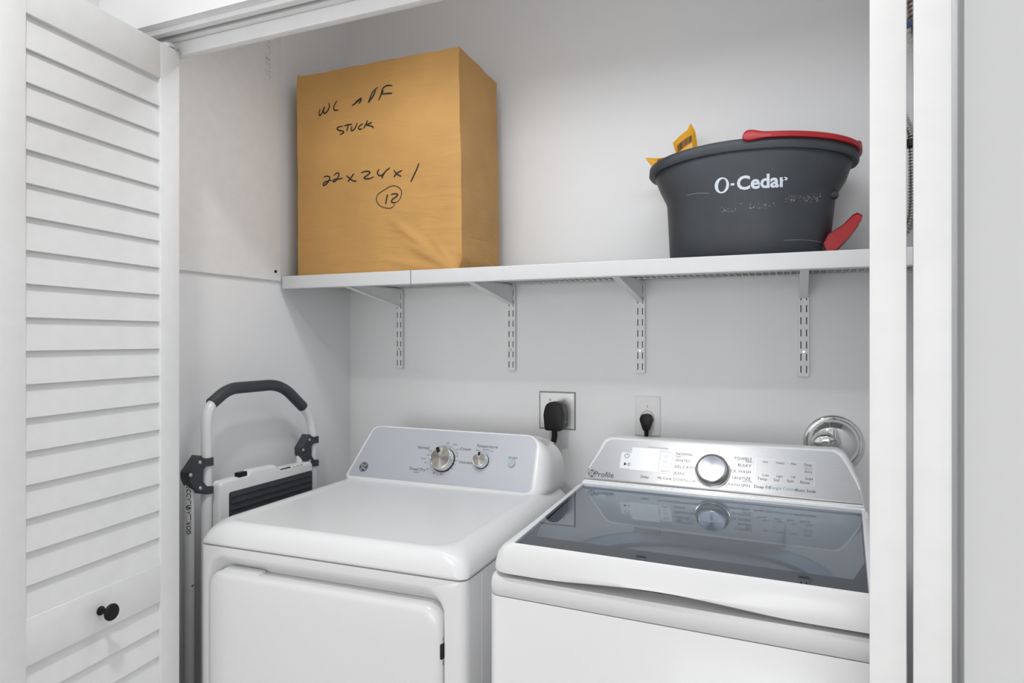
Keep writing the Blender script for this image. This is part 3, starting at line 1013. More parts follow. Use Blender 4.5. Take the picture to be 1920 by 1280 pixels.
for k, (dy, riv) in enumerate(((0.0, ((1.2414, -0.3064), (1.2137, -0.3331), (1.2427, -0.3714))), (0.410, ((1.6468, -0.3064), (1.6131, -0.3337), (1.6481, -0.371))))):
    bm = B()
    pts = []
    for y, z in PL1:
        yc = 1.2115 + (y - 1.2115) * 1.04
        pts.append((yc + dy + 0.002, z))
    pts = [tuple(p) for p in rpoly(pts, [0.003] + [0.002] * 12 + [0.02, 0.03, 0.02, 0.02, 0.02], 3)]
    loft(bm, [[(XS - 0.0135, y, z) for y, z in pts], [(XS + 0.0145, y, z) for y, z in pts], [(XS + 0.0165, 1.25 + dy + (y - 1.25 - dy) * 0.985, -0.345 + (z + 0.345) * 0.985) for y, z in pts]])
    pl = link('hinge_plate', bm, CHAR, t, smooth=35, label='dark grey hinge plate')
    for (ry, rz_) in ((1.2450 + dy, -0.3075), (1.2170 + dy, -0.3345), (1.2460 + dy, -0.3725)):
        bm = B(); lathe(bm, [(0.0048, 0.0), (0.0048, 0.0015), (0.0036, 0.0026), (0.0016, 0.0026), (0.0010, 0.0012)], (XS + 0.0160, ry, rz_), (1, 0, 0), 16); link('rivet', bm, SCREW, pl)
# folded platform with ribbed tread
px = -1.385
plat = [(1.3000, -0.720), (1.6620, -0.720), (1.6620, -0.3720), (1.5220, -0.3700), (1.5020, -0.3580), (1.4080, -0.3560), (1.3980, -0.3665), (1.3000, -0.3680)]
bm = B()
po = rpoly(plat, [0.01, 0.01, 0.014, 0.008, 0.008, 0.004, 0.004, 0.012], 4)
cxm, czm = 1.481, -0.54
ins = lambda p, k: (cxm + (p[0] - cxm) * k, czm + (p[1] - czm) * (1 - (1 - k) * 1.05))
loft(bm, [[(px - 0.014, *p) for p in po], [(px + 0.004, *p) for p in po], [(px + 0.0105, *ins(p, 0.985)) for p in po], [(px + 0.0120, *ins(p, 0.965)) for p in po]])
pf = link('platform', bm, TUBE, t, smooth=45)
bm = B()
to = rr(1.3300, 1.6560, -0.690, -0.4000, 0.006, 4)
loft(bm, [[(px + 0.0118, *p) for p in to], [(px + 0.0128, *p) for p in to], [(px + 0.0134, 1.493 + (p[0] - 1.493) * 0.99, -0.545 + (p[1] + 0.545) * 0.988) for p in to]])
tr = link('tread', bm, CHAR, pf, smooth=40, label='dark ribbed tread')
rb = None
for k in range(16):
    z = -0.4125 - 0.0172 * k
    if rb is None:
        bm = B(); loft(bm, [[(px + 0.0132, 1.337, z - 0.0042), (px + 0.0160, 1.338, z - 0.0022), (px + 0.0160, 1.338, z + 0.0022), (px + 0.0132, 1.337, z + 0.0042)],
                            [(px + 0.0132, 1.650, z - 0.0042), (px + 0.0160, 1.649, z - 0.0022), (px + 0.0160, 1.649, z + 0.0022), (px + 0.0132, 1.650, z + 0.0042)]])
        rb = link('tread_rib', bm, CHAR, pf, smooth=0)
    else:
        copy_obj(rb, 'tread_rib', pf, (0, 0, -0.0172 * k))
bm = B(); box(bm, px - 0.006, px + 0.010, 1.3660, 1.3960, -0.3690, -0.3560, 0.002); link('latch_button', bm, BLACK, t, label='black latch button')
bm = B(); box(bm, px + 0.0085, px + 0.0118, 1.520, 1.562, -0.3835, -0.3725); link('sticker', bm, STICKER, pf)
bm = B()
for k in range(3):
    box(bm, px + 0.0085, px + 0.0118, 1.572 + 0.016 * k, 1.572 + 0.016 * k + 0.010, -0.3825, -0.3745)
link('sticker', bm, PRINTL, pf)


def round_badge(parent, f, r, m_dark, m_light):
    """round script monogram badge: dark disc, light ring, curls and two letters"""
    N = 40
    bm = B()
    c = [(r * math.cos(2 * math.pi * k / N), r * math.sin(2 * math.pi * k / N)) for k in range(N)]
    bm.faces.new([bm.verts.new(f(p, 0.0006)) for p in c])
    bd = link('emblem', bm, m_dark, parent, smooth=0, local=True)
    bm = B()
    loft(bm, [[f((p[0] * 0.93, p[1] * 0.93), 0.0009) for p in c], [f((p[0] * 0.86, p[1] * 0.86), 0.0009) for p in c]], False, False)
    for q in range(4):
        a0 = q * math.pi / 2 + 0.5
        st = [(r * rad * math.cos(a0 + da), r * rad * math.sin(a0 + da)) for rad, da in ((0.50, 0.9), (0.66, 0.75), (0.72, 0.35), (0.62, 0.0), (0.48, -0.1), (0.45, 0.2))]
        ribbon(bm, st, r * 0.10, lambda p: f(p, 0.0009), 4, False)
    for st in ([(-0.02, 0.30), (-0.22, 0.36), (-0.40, 0.10), (-0.34, -0.28), (-0.12, -0.30), (-0.06, -0.05), (-0.20, 0.02)],
               [(0.36, 0.28), (0.16, 0.34), (0.08, 0.16), (0.22, 0.04), (0.06, -0.10), (0.12, -0.32), (0.38, -0.26)]):
        ribbon(bm, [(a * r, b * r) for a, b in st], r * 0.12, lambda p: f(p, 0.0009), 4, False)
    link('monogram', bm, m_light, bd, smooth=0, local=True)


# ------------------------------------------------------------------ dryer
dry = thing('clothes_dryer', (-0.930, 1.145, ZF), 'white front-loading clothes dryer with grey control panel, beside the step stool', 'dryer', rz=R(1.3))
x0, x1, yb = -0.3365, 0.3405, 0.690
ztop = -0.4680
bm = B()
XZ = lambda y: (lambda p: (p[0], y, p[1]))
outer = lambda ins, y, r: [(p[0], y, p[1]) for p in rr(x0 + ins, x1 - ins, ZF + 0.02, ztop, r, 6)]
hole = lambda ins, y, dz=0.0: [(p[0], y, p[1]) for p in rr(-0.309 + ins, 0.2945 - ins, -1.120 + ins, -0.4900 - ins - dz, 0.046, 6)]
loft(bm, [outer(0, yb, 0.0005), outer(0, 0.022, 0.0005), outer(0.0015, 0.012, 0.0005), outer(0.006, 0.005, 0.0005), outer(0.014, 0.0015, 0.0005),
          hole(-0.006, 0.0008), hole(0.0, 0.0022), hole(0.003, 0.008, 0.003), hole(0.006, 0.030, 0.016), hole(0.012, 0.036, 0.022)], True, True)
link('cabinet', bm, ENAMEL, dry, local=True, smooth=40)
# vertical seam on the side panel
for s in (x0 - 0.0004, x1 + 0.0004):
    bm = B(); box(bm, min(s, s + (0.0008 if s > 0 else -0.0008)) - 0.0003, max(s, s + (0.0008 if s > 0 else -0.0008)) + 0.0003, 0.074, 0.0765, ZF + 0.03, ztop - 0.004, 0.0005, 1); link('side_seam', bm, ENAMEL, dry, local=True)
# door
bm = B()
dr = lambda ins, y: [(p[0], y, p[1]) for p in rr(-0.3045 + ins, 0.2905 - ins, -1.110 + ins, -0.5205 - ins, 0.040, 6)]
loft(bm, [dr(0.002, 0.0355), dr(0.0, 0.030), dr(0.0, 0.004), dr(0.0022, -0.0015), dr(0.007, -0.0052), dr(0.016, -0.0066), dr(0.06, -0.0080)])
ddoor = link('door', bm, ENAMEL, dry, local=True, smooth=45)
bm = B()
pl = rpoly([(-0.268, -0.5212), (-0.160, -0.5212), (-0.170, -0.5150), (-0.262, -0.5150)], 0.002, 3)
loft(bm, [[(p[0], 0.004, p[1]) for p in pl], [(p[0], 0.026, p[1]) for p in pl]])
link('pull_lip', bm, ENAMEL, ddoor, local=True)
bm = B(); box(bm, 0.2830, 0.2925, -0.0025, 0.020, -0.622, -0.592, 0.002); link('hinge_plug', bm, BLACK, ddoor, local=True, label='black hinge plug')
for z in (-0.583, -0.631):
    bm = B(); lathe(bm, [(0.0032, 0), (0.0032, 0.004), (0.0018, 0.005)], (0.2905, 0.008, z), (0.3, -1, 0), 12); link('hinge_screw', bm, DARKEDGE, ddoor, local=True)
# worktop
bm = B()
dk = lambda l, r_, f, b, z, rad: [(p[0], p[1], z) for p in rr(-0.3365 + l, 0.3405 - r_, -0.0005 + f, yb + 0.004 - b, rad, 8)]
loft(bm, [dk(0.012, 0.012, 0.012, 0.002, -0.4675, 0.016), dk(0.012, 0.012, 0.012, 0.002, -0.4645, 0.016), dk(0.001, 0.001, 0.001, 0, -0.4645, 0.022), dk(0.0, 0.0, 0.0, 0, -0.4635, 0.022), dk(0.0005, 0.0005, 0.0005, 0, -0.4580, 0.024), dk(0.005, 0.005, 0.003, 0.002, -0.4440, 0.032),
          dk(0.013, 0.013, 0.0075, 0.004, -0.4310, 0.040), dk(0.024, 0.024, 0.0145, 0.006, -0.4210, 0.048), dk(0.036, 0.036, 0.0220, 0.008, -0.4155, 0.052), dk(0.048, 0.048, 0.0290, 0.010, -0.4138, 0.054),
          dk(0.056, 0.056, 0.0340, 0.16, -0.4145, 0.055), dk(0.062, 0.062, 0.0385, 0.165, -0.4168, 0.055), dk(0.070, 0.070, 0.0450, 0.17, -0.4178, 0.055)])
link('worktop', bm, ENAMEL, dry, local=True, smooth=60)
# console
DY0, DZ0, DS = 0.522, -0.413, 0.55
DL = math.hypot(1, DS)


def dpan(p, off=0.0, back=0.0):
    u, v = p
    return Vector((u, DY0 + v * DS / DL - off / DL + back, DZ0 + v / DL + off * DS / DL))


pan = [(-0.3040, 0.0070), (0.2800, 0.0025), (0.2720, 0.1620), (-0.2560, 0.1655)]
pr = [0.006, 0.016, 0.030, 0.024]
grow = lambda l, b, r_, tp: [(pan[0][0] - l, pan[0][1] - b), (pan[1][0] + r_, pan[1][1] - b), (pan[2][0] + r_ * 0.9, pan[2][1] + tp), (pan[3][0] - l * 0.6, pan[3][1] + tp)]
bm = B()
K = lambda pts, rad, off=0.0, back=0.0: [dpan(p, off, back) for p in rpoly(pts, rad, 7)]
rings = [K(pan, pr, -0.0010), K(pan, pr, 0.0), K(grow(0.004, 0.004, 0.006, 0.003), [0.009, 0.018, 0.034, 0.027], 0.0008), K(grow(0.014, 0.014, 0.020, 0.0045), [0.014, 0.024, 0.055, 0.032], -0.001, 0.003),
         K(grow(0.022, 0.019, 0.032, 0.0030), [0.016, 0.030, 0.070, 0.036], -0.002, 0.012), K(grow(0.028, 0.022, 0.041, -0.0030), [0.016, 0.032, 0.082, 0.038], -0.003, 0.030), K(grow(0.031, 0.024, 0.046, -0.0120), [0.016, 0.034, 0.090, 0.040], -0.004, 0.055)]
last = [(p[0], yb + 0.004, p[2]) for p in rings[-1]]
rings.append(last)
loft(bm, rings, True, True)
con = link('console', bm, ENAMEL, dry, local=True, smooth=50)
bm = B(); bm.faces.new([bm.verts.new(dpan((p.x, p.y), 0.0004)) for p in rpoly(pan, pr, 7)])
bmesh.ops.recalc_face_normals(bm, faces=bm.faces)
dface = link('control_panel', bm, SILVER, con, local=True, smooth=0)


def dtx(u, v, off=0.0007):
    return lambda p: dpan((u + p[0], v + p[1]), off)


for s, u, v, sz in (('Normal', -0.0730, 0.1085, 0.0125), ('Timed Dry', -0.0765, 0.0425, 0.0125), ('Casuals', 0.0625, 0.1130, 0.0115), ('Delicates', 0.0715, 0.0735, 0.0115), ('Temperature', 0.1270, 0.1245, 0.0125)):
    put_text(dface, s, sz, dtx(u, v), PRINT, shear=0.15)
put_text(dface, 'START', 0.0095, dtx(0.2123, 0.0955), PRINT)
for s, u, v in (('OFF', 0.0030, 0.1270), ('More', 0.0270, 0.1240), ('Less', 0.0385, 0.1100), ('Dry', 0.0395, 0.0990), ('OFF', 0.0395, 0.0890), ('Damp', 0.0400, 0.0770), ('Less', 0.0370, 0.0660), ('More', 0.0310, 0.0530), ('OFF', 0.0230, 0.0450),
                ('20', 0.0040, 0.0345), ('40', -0.0200, 0.0350), ('60', -0.0430, 0.0460), ('80', -0.0540, 0.0640), ('Sensor', -0.0640, 0.0760), ('OFF', -0.0520, 0.0870), ('Dry', -0.0480, 0.1000), ('Medium', 0.1270, 0.1150), ('Low', 0.1440, 0.1120), ('High', 0.1010, 0.1120), ('minutes', -0.0765, 0.0340)):
    put_text(dface, s, 0.0062, dtx(u, v), PRINT)
bm = B()
N = 44
loft(bm, [[dpan((0.0015 + r_ * math.cos(2 * math.pi * k / N), 0.0755 + r_ * math.sin(2 * math.pi * k / N)), 0.0007) for k in range(N)] for r_ in (0.0440, 0.0432)], False, False)
loft(bm, [[dpan((0.1210 + r_ * math.cos(2 * math.pi * k / N), 0.0800 + r_ * math.sin(2 * math.pi * k / N)), 0.0007) for k in range(N)] for r_ in (0.0290, 0.0284)], False, False)
link('dial_rings', bm, PRINTL, dface, local=True, smooth=0)
round_badge(dface, lambda p, off: dpan((-0.2568 + p[0], 0.0366 + p[1]), off), 0.0155, PRINT, SILVER)
DN = Vector((0, -1 / DL, DS / DL))


def spun_face(parent, c, n, r, m):
    """slightly dished turned disc with its own origin on the knob axis (so the brushing runs round it)"""
    bm = B(); lathe(bm, [(r, 0.0), (r * 0.5, 0.0003), (0.0004, 0.0004)], (0, 0, 0), (0, 0, 1), 56, False, True)
    bmesh.ops.recalc_face_normals(bm, faces=bm.faces)
    me = bpy.data.meshes.new('knob_face'); bm.to_mesh(me); bm.free()
    me.polygons.foreach_set('use_smooth', [True] * len(me.polygons))
    me.materials.append(m)
    o = bpy.data.objects.new('knob_face', me)
    COL.objects.link(o)
    o.parent = parent
    o.location = Vector(c) - Vector((0, 0, root_of(parent)['_org'][2]))
    o.rotation_euler = Vector(n).to_track_quat('Z', 'Y').to_euler()
    return o


def anis(name, col, rough):
    m = mat(name, col, rough, metal=1.0, var=0.02)
    p = m.node_tree.nodes['Principled BSDF']
    p.inputs['Anisotropic'].default_value = 0.85
    tg = m.node_tree.nodes.new('ShaderNodeTangent')
    tg.direction_type = 'RADIAL'
    tg.axis = 'Z'
    m.node_tree.links.new(tg.outputs['Tangent'], p.inputs['Tangent'])
    return m


SPUN = anis('radial_spun_steel', (0.30, 0.32, 0.36), 0.22)
SPUNW = anis('radial_spun_nickel', (0.46, 0.44, 0.41), 0.32)


def knob(parent, base, n, r, h, mark, m_top=None, m_side=CHROME, up=None, mark_len=0.45):
    m_top = m_top or SPUNW
    bm = B(); lathe(bm, [(r * 1.04, 0.0), (r * 1.04, h * 0.10), (r * 0.97, h * 0.14)], base, n, 40, True, True); k0 = link('knob_skirt', bm, BLACK, parent, local=True)
    bm = B(); lathe(bm, [(r * 0.99, h * 0.14), (r * 0.97, h * 0.90), (r * 0.93, h * 0.985), (r * 0.89, h), (r * 0.86, h * 0.985)], base, n, 48, True, False); kb = link('knob', bm, m_side, parent, local=True, smooth=50)
    spun_face(kb, Vector(base) + Vector(n) * (h * 0.985), n, r * 0.865, m_top)
    if mark is not None:
        U = Vector((1, 0, 0)); V = Vector(n).cross(U) * -1
        V = Vector((0, DS / DL, 1 / DL)) if up is None else up
        d_ = (U * math.cos(mark) + V * math.sin(mark)); s_ = (U * -math.sin(mark) + V * math.cos(mark))
        bm = B()
        w = 0.10 * r + 0.0012
        b = Vector(base) + Vector(n) * (h * 1.0 + 0.0004)
        vs = [b + d_ * (r * 0.93) - s_ * w, b + d_ * (r * 0.93) + s_ * w, b + d_ * (r * (0.93 - mark_len)) + s_ * w, b + d_ * (r * (0.93 - mark_len)) - s_ * w]
        loft(bm, [vs, [q + Vector(n) * 0.0008 for q in vs]])
        link('pointer_mark', bm, BLACK, kb, local=True, smooth=0, label='black pointer mark')
    return kb


knob(con, dpan((0.0015, 0.0755), 0.0006), DN, 0.0345, 0.026, R(118))
knob(con, dpan((0.1205, 0.0800), 0.0006), DN, 0.0215, 0.022, R(98))
bm = B(); lathe(bm, [(0.0105, 0.0), (0.0105, 0.0035), (0.0095, 0.0055), (0.0004, 0.0060)], dpan((0.2118, 0.0795), 0.0), DN, 28); link('start_button', bm, BTN, con, local=True, label='pale blue start button')
# feet
for fx in (-0.29, 0.29):
    for fy in (0.06, 0.64):
        bm = B(); lathe(bm, [(0.02, 0), (0.02, 0.006), (0.008, 0.01), (0.008, 0.022)], (fx, fy, ZF), (0, 0, 1), 14); link('foot', bm, BLACK, dry, local=True)

# ------------------------------------------------------------------ washer
was = thing('washing_machine', (-0.190, 1.117, ZF), 'white top-loading washing machine with dark glass lid', 'washer', rz=R(-2.3))
wb = 0.690
Wp = lambda l, r_, f, b, rad, ne=0, n=6: rpoly([(l, f), (r_, f), (r_ + 0.0, b), (l + 0.0, b)], rad, n, ne)
bm = B()
cr = lambda e, z, rad=0.022: [(p[0], p[1], z) for p in rr(-0.3440 + e, 0.3330 - e, 0.002 + e, wb - e, rad, 6)]
loft(bm, [cr(0.0, ZF + 0.02), cr(0.0, -0.4745), cr(0.0010, -0.4730)])
link('cabinet', bm, ENAMEL, was, local=True, smooth=40)
bm = B()
cr2 = lambda l, f, z, rad=0.022: [(p[0], p[1], z) for p in rr(-0.3440 + l, 0.3330 - l, 0.002 + f, wb - 0.002, rad, 6)]
loft(bm, [cr2(0.0022, 0.0022, -0.4722), cr2(0.0004, -0.0004, -0.4700), cr2(0.0012, -0.0040, -0.4550), cr2(0.004, -0.0060, -0.4420), cr2(0.007, -0.0040, -0.4345), cr2(0.012, 0.004, -0.4315), cr2(0.030, 0.030, -0.4310)], True, False)
tub_cover = link('top_cover', bm, ENAMEL, was, local=True, smooth=50)
# lid frame: glass opening, sides rolling down, arched grip at the front
G = [(-0.2885, -0.0008), (0.2830, -0.0008), (0.2920, 0.536), (-0.3430, 0.536)]


def lring(l, f, z, rad, arch=0.0, bulge=0.0, zf=None):
    f *= 0.55
    pts = [(G[0][0] - l, G[0][1] - f), (G[1][0] + l, G[1][1] - f), (G[2][0] + min(l, 0.012), G[2][1]), (G[3][0] - min(l, 0.012), G[3][1])]
    out = []
    for p in rpoly(pts, rad, 6, 24):
        k = 0.0
        if p.y < 0.02:
            c = (p.x + 0.020) / 0.235
            if abs(c) < 1: k = math.cos(c * math.pi / 2) ** 2
        out.append((p.x, p.y - bulge * k, z + arch * k))
    return out


bm = B()
loft(bm, [lring(-0.001, -0.001, -0.3755, 0.004), lring(-0.001, -0.001, -0.3705, 0.004), lring(0.002, 0.001, -0.3690, 0.006), lring(0.012, 0.0045, -0.3715, 0.014), lring(0.026, 0.0105, -0.3790, 0.024), lring(0.037, 0.0165, -0.3920, 0.032, 0.0, 0.002),
          lring(0.043, 0.0205, -0.4090, 0.036, 0.003, 0.005), lring(0.0450, 0.0215, -0.4195, 0.037, 0.010, 0.007), lring(0.0440, 0.0205, -0.4232, 0.037, 0.0125, 0.006), lring(0.038, 0.0150, -0.4240, 0.034, 0.0125, 0.004), lring(0.020, 0.0, -0.4235, 0.02, 0.0125, 0.0)], False, False)
lid = link('lid', bm, ENAMEL, was, local=True, smooth=60)
bm = B()
gp_ = rpoly(G, 0.004, 3)
loft(bm, [[(p.x, p.y, -0.3745) for p in gp_], [(p.x, p.y, -0.3700) for p in gp_]])
link('lid_glass', bm, GLASS, lid, local=True, smooth=20, label='tinted glass pane')
# dark printed border along the glass edges, on its underside
bm = B()


def Gp(a, b):     # bilinear in the pane: a across, b from front to rear
    f = Vector(G[0]).lerp(Vector(G[1]), a); r_ = Vector(G[3]).lerp(Vector(G[2]), a)
    return f.lerp(r_, b)


for (a0, a1, b0, b1) in ((0.0, 1.0, 0.0, 0.135), (0.0, 0.035, 0.135, 0.34), (0.965, 1.0, 0.135, 0.34)):
    q = [Gp(a0, b0), Gp(a1, b0), Gp(a1, b1), Gp(a0, b1)]
    if b1 == 0.34: q[2] = Gp(a1 if a0 > 0.5 else 0.0, b1); q[3] = Gp(a0 if a0 < 0.5 else 1.0, b1)
    if b1 == 0.34: q = [Gp(a0, b0), Gp(a1, b0), Gp(0.0 if a0 < 0.5 else 1.0, b1)]
    bm.faces.new([bm.verts.new((p.x, p.y, -0.3750)) for p in q])
link('glass_border', bm, FRIT, lid, local=True, smooth=0, label='dark printed glass border')
# the well under the lid: sloping deck, oval mouth, tub
NA = 96
CXc, CYc = -0.012, 0.262


def hit(poly, ang):
    d_ = Vector((math.cos(ang), math.sin(ang))); o_ = Vector((CXc, CYc)); best = None
    for i in range(len(poly)):
        a = Vector(poly[i]); b = Vector(poly[(i + 1) % len(poly)])
        e = b - a
        den = d_.x * e.y - d_.y * e.x
        if abs(den) < 1e-9: continue
        w = a - o_
        tt = (w.x * e.y - w.y * e.x) / den; s = (w.x * d_.y - w.y * d_.x) / den
        if tt > 0 and -1e-6 <= s <= 1 + 1e-6 and (best is None or tt < best): best = tt
    return o_ + d_ * best


angs = [2 * math.pi * k / NA for k in range(NA)]
insp = lambda e: [(G[0][0] + e, G[0][1] + e), (G[1][0] - e, G[1][1] + e), (G[2][0] - e, G[2][1] - e), (G[3][0] + e, G[3][1] - e)]
ell = lambda ax, ay, z, dy=0.0: [(CXc + ax * math.cos(a), CYc + dy + ay * math.sin(a), z) for a in angs]
poly = lambda e, z: [(*hit([tuple(p) for p in rpoly(insp(e), 0.03, 5)], a), z) for a in angs]
bm = B()
loft(bm, [poly(0.003, -0.378), poly(0.006, -0.392), poly(0.018, -0.408), ell(0.268, 0.212, -0.4240), ell(0.258, 0.202, -0.4300), ell(0.250, 0.196, -0.4420)], False, False)
link('inner_deck', bm, ENAMEL, was, local=True, smooth=60)
bm = B()
loft(bm, [ell(0.252, 0.198, -0.4420), ell(0.246, 0.193, -0.4560), ell(0.236, 0.186, -0.4640), ell(0.228, 0.180, -0.4600)], False, False)
link('tub_ring', bm, TUBRING, was, local=True, smooth=60)
bm = B()
loft(bm, [ell(0.240, 0.188, -0.4640), ell(0.242, 0.190, -0.56), ell(0.242, 0.190, -0.80), ell(0.10, 0.08, -0.83)], False, True)
tubo = link('wash_tub', bm, TUBM, was, local=True, smooth=60)
bm = B(); lathe(bm, [(0.07, 0.0), (0.075, 0.05), (0.05, 0.16), (0.03, 0.22), (0.0, 0.225)], (CXc, CYc, -0.83), (0, 0, 1), 32, True, False); link('agitator', bm, ENAMEL_G, was, local=True)
# detergent drawer at the back of the well
bm = B()
dp_ = rpoly([(-0.180, 0.405), (0.140, 0.405), (0.140, 0.520), (-0.180, 0.520)], [0.006, 0.006, 0.018, 0.018], 5)
loft(bm, [[(p.x, p.y, -0.4300) for p in dp_], [(p.x, p.y, -0.4085) for p in dp_], [(-0.02 + (p.x + 0.02) * 0.992, 0.462 + (p.y - 0.462) * 0.98, -0.4065) for p in dp_]])
dr_ = link('detergent_drawer', bm, ENAMEL, was, local=True)
put_text(dr_, 'FlexDispense', 0.0150, lambda p: (-0.025 + p[0], 0.4300 + p[1], -0.4060), PRINTL)
# console
WY0, WZ0, WS = 0.537, -0.368, 0.60
WL = math.hypot(1, WS)


def wpan(p, off=0.0, back=0.0):
    u, v = p
    return Vector((u, WY0 + v * WS / WL - off / WL + back, WZ0 + v / WL + off * WS / WL))


wp = [(-0.3490, 0.0025), (0.2985, 0.0025), (0.2860, 0.0480), (0.2640, 0.0960), (0.2440, 0.1290), (-0.2980, 0.1235), (-0.3130, 0.0860), (-0.3330, 0.0430)]
wr = [0.004, 0.004, 0.08, 0.09, 0.030, 0.026, 0.08, 0.08]
cwx, cwv = -0.026, 0.03


def wgrow(s, tv):
    out = []
    for (u, v) in wp:
        k = v / 0.126
        out.append((u + math.copysign(s * (0.35 + 0.65 * k), u - cwx), v + tv * (1 if v > 0.12 else (k * 0.5))))
    out[0] = (out[0][0], -0.012); out[1] = (out[1][0], -0.012)
    return out


bm = B()
KW = lambda pts, off=0.0, back=0.0, rad=wr: [wpan(p, off, back) for p in rpoly(pts, rad, 5)]
rings = [KW(wp, -0.002), KW(wp, 0.0002), KW(wgrow(0.004, 0.003), 0.0006), KW(wgrow(0.009, 0.0060), -0.001, 0.002), KW(wgrow(0.012, 0.0070), -0.002, 0.008), KW(wgrow(0.0125, 0.0050), -0.002, 0.022), KW(wgrow(0.011, 0.000), -0.003, 0.050)]
rings.append([(p[0], wb, p[2]) for p in rings[-1]])
loft(bm, rings, True, True)
wcon = link('console', bm, ENAMEL, was, local=True, smooth=50)
# steel fascia, its lower edge rolling under
bm = B()
face = [(u, max(v, 0.0285)) for u, v in wp]
up_ = rpoly([(-0.3440, 0.0145), (0.2950, 0.0145), (0.2860, 0.0480), (0.2640, 0.0960), (0.2440, 0.1290), (-0.2980, 0.1235), (-0.3130, 0.0860), (-0.3330, 0.0430)], [0.0002, 0.0002, 0.08, 0.09, 0.030, 0.026, 0.08, 0.08], 6)
bm.faces.new([bm.verts.new(wpan(p, 0.0010)) for p in up_])
prof = [(0.0145, 0.0010), (0.0125, 0.0004), (0.0100, -0.0014), (0.0075, -0.0044), (0.0050, -0.0085)]
rows = []
for v, off in prof:
    k = (0.0145 - v) / 0.0145
    rows.append([wpan((-0.3440 - 0.0050 * k + (0.6390 + 0.0085 * k) * i / 20, v), off) for i in range(21)])
loft(bm, rows, False, False, closed=False)
fas = link('fascia', bm, BRUSH, wcon, local=True, smooth=70)
bm = B()
tube(bm, [wpan((-0.3490, 0.0035), -0.0030), wpan((0.2985, 0.0035), -0.0030)], 0.0026, 10)
link('bright_strip', bm, BRIGHT, wcon, local=True, smooth=60, label='bright metal trim strip')


def wtx(u, v, off=0.0014):
    return lambda p: wpan((u + p[0], v + p[1]), off)


def field(u0, v0, u1, v1, m, w=0.0007, name='field_outline', off=0.0013):
    bm = B()
    for (a, b) in (((u0, v0), (u1, v0)), ((u1, v0), (u1, v1)), ((u1, v1), (u0, v1)), ((u0, v1), (u0, v0))):
        ribbon(bm, [a, b], w, lambda p: wpan(p, off), 1, False)
    return link(name, bm, m, fas, local=True, smooth=0)


for (u0, v0, u1, v1, nm) in ((-0.2300, 0.0450, -0.1580, 0.1050, 'display_window'), (-0.1560, 0.0420, -0.1260, 0.0985, 'display_window'), (-0.2560, 0.0470, -0.2300, 0.0900, 'touch_field'), (0.0705, 0.0420, 0.1970, 0.0985, 'touch_field')):
    bm = B(); bm.faces.new([bm.verts.new(wpan(p, 0.00115)) for p in rr(u0, u1, v0, v1, 0.002, 3)]); 
    link(nm, bm, PANELW if u0 < 0 else BRUSH, fas, local=True, smooth=0)
field(0.0705, 0.0420, 0.1970, 0.0985, PANELW)
field(-0.1560, 0.0420, -0.1260, 0.0985, PRINTL, 0.0006)
for s, u, v in (('NORMAL', -0.1180, 0.0955), ('WHITES', -0.1180, 0.0785), ('DELICATES', -0.1180, 0.0620), ('JEANS', -0.1180, 0.0450), ('DOWNLOADED', -0.1180, 0.0292)):
    put_text(fas, s, 0.0102, wtx(u, v), PRINT, align='LEFT')
for s, u, v in (('TOWELS', 0.0610, 0.0950), ('BULKY', 0.0610, 0.0785), ('QUICK WASH', 0.0610, 0.0628), ('SANITIZE', 0.0610, 0.0460), ('DRAIN+SPIN', 0.0610, 0.0288)):
    put_text(fas, s, 0.0102, wtx(u, v), PRINT, align='RIGHT')
for s, u, v, sz, m in (('Colors', -0.1105, 0.0890, 0.006, PRINT), ('Sheets', 0.0545, 0.0890, 0.006, PRINT), ('with Oxi', 0.0535, 0.0395, 0.006, PRINT), ('Deep Fill', 0.0872, 0.0294, 0.0100, PRINT), ('Tangle Control', 0.1331, 0.0300, 0.0098, PRINTB), ('Auto Soak', 0.1791, 0.0297, 0.0104, PRINT),
                    ('Hot', 0.0914, 0.0917, 0.0072, PRINT), ('Heavy', 0.1242, 0.0917, 0.0072, PRINT), ('Max', 0.1530, 0.0917, 0.0072, PRINT), ('Deep', 0.1836, 0.0917, 0.0072, PRINT), ('Extra', 0.1850, 0.0749, 0.0072, PRINT),
                    ('with extra', 0.1850, 0.0855, 0.0048, PRINTL), ('softener', 0.1850, 0.0815, 0.0048, PRINTL),
                    ('Cold', 0.0929, 0.0585, 0.0072, PRINT), ('Light', 0.1242, 0.0588, 0.0072, PRINT), ('Off', 0.1527, 0.0590, 0.0072, PRINT), ('Single', 0.1864, 0.0585, 0.0072, PRINT),
                    ('Temp', 0.0863, 0.0490, 0.0092, PRINT), ('Soil', 0.1176, 0.0494, 0.0092, PRINT), ('Spin', 0.1473, 0.0496, 0.0092, PRINT), ('Rinse', 0.1776, 0.0487, 0.0092, PRINT),
                    ('Delay', -0.1882, 0.0290, 0.0092, PRINT), ('My Cycle', -0.1391, 0.0296, 0.0092, PRINT), ('Select', -0.1400, 0.0487, 0.0086, PRINT), ('Power', -0.1410, 0.0900, 0.0056, PRINTL), ('Steam', -0.1410, 0.0855, 0.0056, PRINTL), ('Water', -0.1410, 0.0740, 0.0056, PRINTL), ('Plus', -0.1410, 0.0690, 0.0056, PRINTL), ('Dose', -0.1410, 0.0590, 0.0056, PRINTL),
                    ('Smart Wash Technology', -0.1640, 0.1085, 0.0052, PRINTL)):
    put_text(fas, s, sz, wtx(u, v), m)
put_text(fas, 'Profile', 0.0200, wtx(-0.2930, 0.0250), PRINT)
round_badge(fas, lambda p, off: wpan((-0.3255 + p[0], 0.0262 + p[1]), off + 0.0008), 0.0110, PRINT, PANELW)
bm = B()   # power and start symbols
